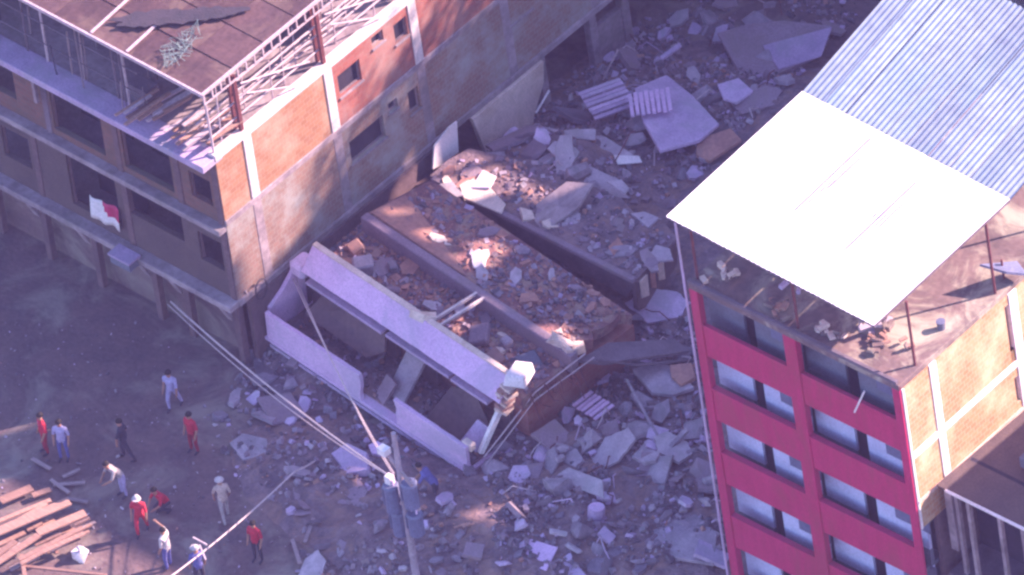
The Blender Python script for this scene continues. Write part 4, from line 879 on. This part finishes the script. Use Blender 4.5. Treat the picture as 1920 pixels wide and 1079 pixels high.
# ------------------------------------------------------------------ people
m_skin = mat('skin', (.36, .20, .14), (.30, .16, .11), bump=0, rough=.6)
m_hair = mat('hair', (.02, .015, .015), bump=0)
def cloth(n_, c): return mat('cloth_' + n_, c, tuple(x * .7 for x in c), scale=6, bump=.2)
c_red = cloth('red', (.55, .03, .06)); c_white = cloth('white', (.62, .58, .57)); c_blue = cloth('blue', (.12, .13, .36)); c_lil = cloth('lilac', (.42, .40, .62))
c_dark = cloth('dark', (.05, .045, .07)); c_grey = cloth('grey', (.40, .37, .36)); c_beige = cloth('beige', (.55, .45, .38)); c_dred = cloth('dark_red', (.32, .03, .05))
def skel(pose):
    J = {}
    hz = .92
    if pose == 'crouch': hz = .45
    J['pel'] = (0, 0, hz); lean = {'stand': .02, 'walk': .05, 'crouch': .35, 'bend': .42, 'point': .02}[pose]
    J['ch'] = (0, lean * .7, hz + .40 * math.cos(lean)); J['nk'] = (0, lean * .95, hz + .54 * math.cos(lean)); J['hb'] = (0, lean * 1.05 + .01, hz + .64 * math.cos(lean * .7)); J['ht'] = (0, lean * 1.1 + .02, hz + .76 * math.cos(lean * .6))
    J['ns'] = (0, lean * 1.05 + .125, hz + .67 * math.cos(lean * .7))
    for s, n_ in ((-1, 'l'), (1, 'r')):
        if pose == 'walk': kf, af = .16 * s, .12 * s - .12
        elif pose == 'crouch': kf, af = .42, .05 + .12 * s
        else: kf, af = .03, .0 + .02 * s
        J['hp' + n_] = (.10 * s, 0, hz - .04)
        J['kn' + n_] = (.12 * s, kf, .50 if pose != 'crouch' else .42 - .1 * (s > 0)); J['an' + n_] = (.12 * s, af + (.0 if pose != 'walk' else .1 * s), .09); J['to' + n_] = (.13 * s, af + .19 + (.0 if pose != 'walk' else .1 * s), .04)
        sh = (.19 * s, J['ch'][1] + .01, J['nk'][2] - .08); J['sh' + n_] = sh
        if pose == 'point' and s > 0: el = (.32, sh[1] + .22, sh[2] + .02); wr = (.36, sh[1] + .46, sh[2] + .10)
        elif pose == 'walk': el = (.25 * s, sh[1] - .10 * s, sh[2] - .26); wr = (.24 * s, sh[1] - .02 * s + .1, sh[2] - .50)
        elif pose in ('crouch', 'bend'): el = (.26 * s, sh[1] + .14, sh[2] - .24); wr = (.14 * s, sh[1] + .32, sh[2] - .38)
        else: el = (.25 * s, sh[1] - .02, sh[2] - .28); wr = (.24 * s, sh[1] + .08, sh[2] - .53)
        J['el' + n_] = el; J['wr' + n_] = wr
        d = (Vector(wr) - Vector(el)).normalized(); J['pm' + n_] = tuple(Vector(wr) + d * .08)
        side = d.cross(Vector((0, 1, 0.3))).normalized(); f2 = d.cross(side)
        for k in range(4):
            b = Vector(J['pm' + n_]) + f2 * (.021 * (k - 1.5)); ln = (.07, .08, .075, .058)[k]
            J['f%d%s' % (k, n_)] = tuple(b + d * ln * .55 + f2 * .004 * (k - 1.5)); J['g%d%s' % (k, n_)] = tuple(b + d * ln + side * .015)
        J['t' + n_] = tuple(Vector(wr) + d * .035 + f2 * -.045)
    R = dict(pel=.15, ch=.155, nk=.055, hb=.088, ht=.075, ns=.018)
    E = [('pel', 'ch'), ('ch', 'nk'), ('nk', 'hb'), ('hb', 'ht'), ('hb', 'ns')]
    for n_ in 'lr':
        for k, r in (('hp', .10), ('kn', .068), ('an', .05), ('to', .04), ('sh', .07), ('el', .05), ('wr', .035), ('pm', .034), ('t', .011)): R[k + n_] = r
        E += [('pel', 'hp' + n_), ('hp' + n_, 'kn' + n_), ('kn' + n_, 'an' + n_), ('an' + n_, 'to' + n_), ('ch', 'sh' + n_), ('sh' + n_, 'el' + n_), ('el' + n_, 'wr' + n_), ('wr' + n_, 'pm' + n_), ('wr' + n_, 't' + n_)]
        for k in range(4):
            R['f%d%s' % (k, n_)] = .0095; R['g%d%s' % (k, n_)] = .008
            E += [('pm' + n_, 'f%d%s' % (k, n_)), ('f%d%s' % (k, n_), 'g%d%s' % (k, n_))]
    return J, R, E
def body_mesh(pose):
    J, R, E = skel(pose); ks = list(J); ix = {k: i for i, k in enumerate(ks)}
    me = bpy.data.meshes.new('skeleton'); me.from_pydata([J[k] for k in ks], [(ix[a], ix[b]) for a, b in E], [])
    o = bpy.data.objects.new('skeleton', me); COL.objects.link(o)
    o.modifiers.new('skin', 'SKIN'); sb = o.modifiers.new('sub', 'SUBSURF'); sb.levels = 1
    if not me.skin_vertices: me.attributes  # skin layer is made with the modifier
    for k in ks:
        sv = me.skin_vertices[0].data[ix[k]]; sv.radius = (R[k], R[k]); sv.use_root = (k == 'pel')
    dg = bpy.context.evaluated_depsgraph_get(); dg.update()
    out = bpy.data.meshes.new_from_object(o.evaluated_get(dg), depsgraph=dg)
    bpy.data.objects.remove(o, do_unlink=True)
    mi = []
    segs = [(a, b, (1 if b in ('ch',) or b.startswith('sh') or b.startswith('el') else 2 if b[:2] in ('hp', 'kn', 'an') else 3 if b[:2] == 'to' else 0)) for a, b in E]
    for p in out.polygons:
        c = p.center; best = (9, 0)
        for a, b, m_ in segs:
            A, B = Vector(J[a]), Vector(J[b]); ab = B - A; t = max(0, min(1, (c - A).dot(ab) / max(ab.length_squared, 1e-9)))
            dd = (c - A - ab * t).length - (R[a] * (1 - t) + R[b] * t)
            if dd < best[0]: best = (dd, m_)
        mi.append(best[1])
    out.polygons.foreach_set('material_index', mi); out.polygons.foreach_set('use_smooth', [True] * len(mi))
    return out, J
POSE = {}
def person(u, v, pose, heading, shirt, trousers, label, hat=None, scale=1.07, z=0):
    if pose not in POSE: POSE[pose] = body_mesh(pose)
    src, J = POSE[pose]; me = src.copy()
    for m_ in (m_skin, shirt, trousers, c_dark): me.materials.append(m_)
    p = G(u, v, z); o = bpy.data.objects.new('person', me); COL.objects.link(o)
    gz = max(0, HZ(p.x, p.y)) if z else 0
    o.location = (p.x, p.y, z); o.rotation_euler = (0, 0, heading); o.scale = (scale,) * 3
    tag(o, label, 'person')
    hb, ht = Vector(J['hb']), Vector(J['ht']); c = (hb + ht) / 2
    h = MB(); n1 = 10
    for j in range(5):
        a = math.pi / 2 * j / 4.0
        for i in range(n1):
            t = 2 * math.pi * i / n1
            h.v.append((c.x + .108 * math.cos(a * .96) * math.cos(t), c.y - .012 + .118 * math.cos(a * .96) * math.sin(t), c.z + .02 + .12 * math.sin(a)))
    h.f = [(j * n1 + i, j * n1 + (i + 1) % n1, (j + 1) * n1 + (i + 1) % n1, (j + 1) * n1 + i) for j in range(4) for i in range(n1)] + [tuple(range(4 * n1, 5 * n1))]
    ho = h.build('helmet' if hat else 'hair', hat or m_hair, o, smooth=True)
    if hat: MB().tube((c.x, c.y + .02, c.z + .015), (c.x, c.y + .02, c.z + .03), .155, .15, 12).build('brim', hat, ho)
    for s in (-1, 1): MB().tube((hb.x + .034 * s, hb.y + .082, hb.z + .045), (hb.x + .034 * s, hb.y + .095, hb.z + .045), .012, .008, 6).build('eye', m_hair, o)
    MB().box(hb.x - .025, hb.x + .025, hb.y + .08, hb.y + .092, hb.z - .022, hb.z - .012).build('mouth', c_dred, o)
    return o
R_ = math.radians
person(328, 768, 'walk', R_(200), c_lil, c_lil, 'person in lilac clothes walking alone on the bare ground')
person(88, 850, 'stand', R_(150), c_red, c_dred, 'person in red shirt standing at far left beside one in blue')
person(122, 862, 'stand', R_(210), c_lil, c_blue, 'person in blue shirt standing at far left beside one in red')
person(238, 862, 'walk', R_(120), c_dark, c_dark, 'person in dark clothes walking left of centre ground')
person(234, 930, 'bend', R_(160), c_grey, c_lil, 'person in grey bending behind the red figure with pale helmet')
person(366, 848, 'stand', R_(180), c_red, c_dred, 'person in red standing near the edge of the rubble')
person(268, 1003, 'walk', R_(215), c_red, c_red, 'person in red suit and white helmet in sunlight', c_white)
person(314, 958, 'crouch', R_(170), c_red, c_dark, 'person in red crouching beside the one with white helmet')
person(424, 974, 'walk', R_(60), c_beige, c_grey, 'person in pale beige clothes standing in sunlight', c_white)
person(318, 1066, 'point', R_(100), c_white, c_blue, 'person in white shirt and blue trousers with arm raised')
person(378, 1100, 'stand', R_(60), c_blue, c_dark, 'person in dark blue at the bottom edge under the thick cable', c_white)
person(486, 1052, 'stand', R_(190), c_red, c_dark, 'person in red shirt and dark trousers below the mauve slabs')
person(822, 945, 'bend', R_(120), c_blue, c_dark, 'person in dark blue bending right of the transformer pole', None, 1.07, .15)

# ------------------------------------------------------------------ haze
hz = MB(); lo = Vector((-170, CC.y - 30, -1.5)); hi = Vector((CC.x + 30, 130, CC.z + 6))
hz.box(lo.x, hi.x, lo.y, hi.y, lo.z, hi.z)
hm = bpy.data.materials.new('haze'); hm.use_nodes = True; t = hm.node_tree; t.nodes.clear()
pv = t.nodes.new('ShaderNodeVolumePrincipled'); pv.inputs['Color'].default_value = (.62, .40, 1, 1); pv.inputs['Density'].default_value = .000048; pv.inputs['Anisotropy'].default_value = 0
ot = t.nodes.new('ShaderNodeOutputMaterial'); t.links.new(pv.outputs[0], ot.inputs['Volume'])
ho = hz.build('haze', hm, kind='stuff')
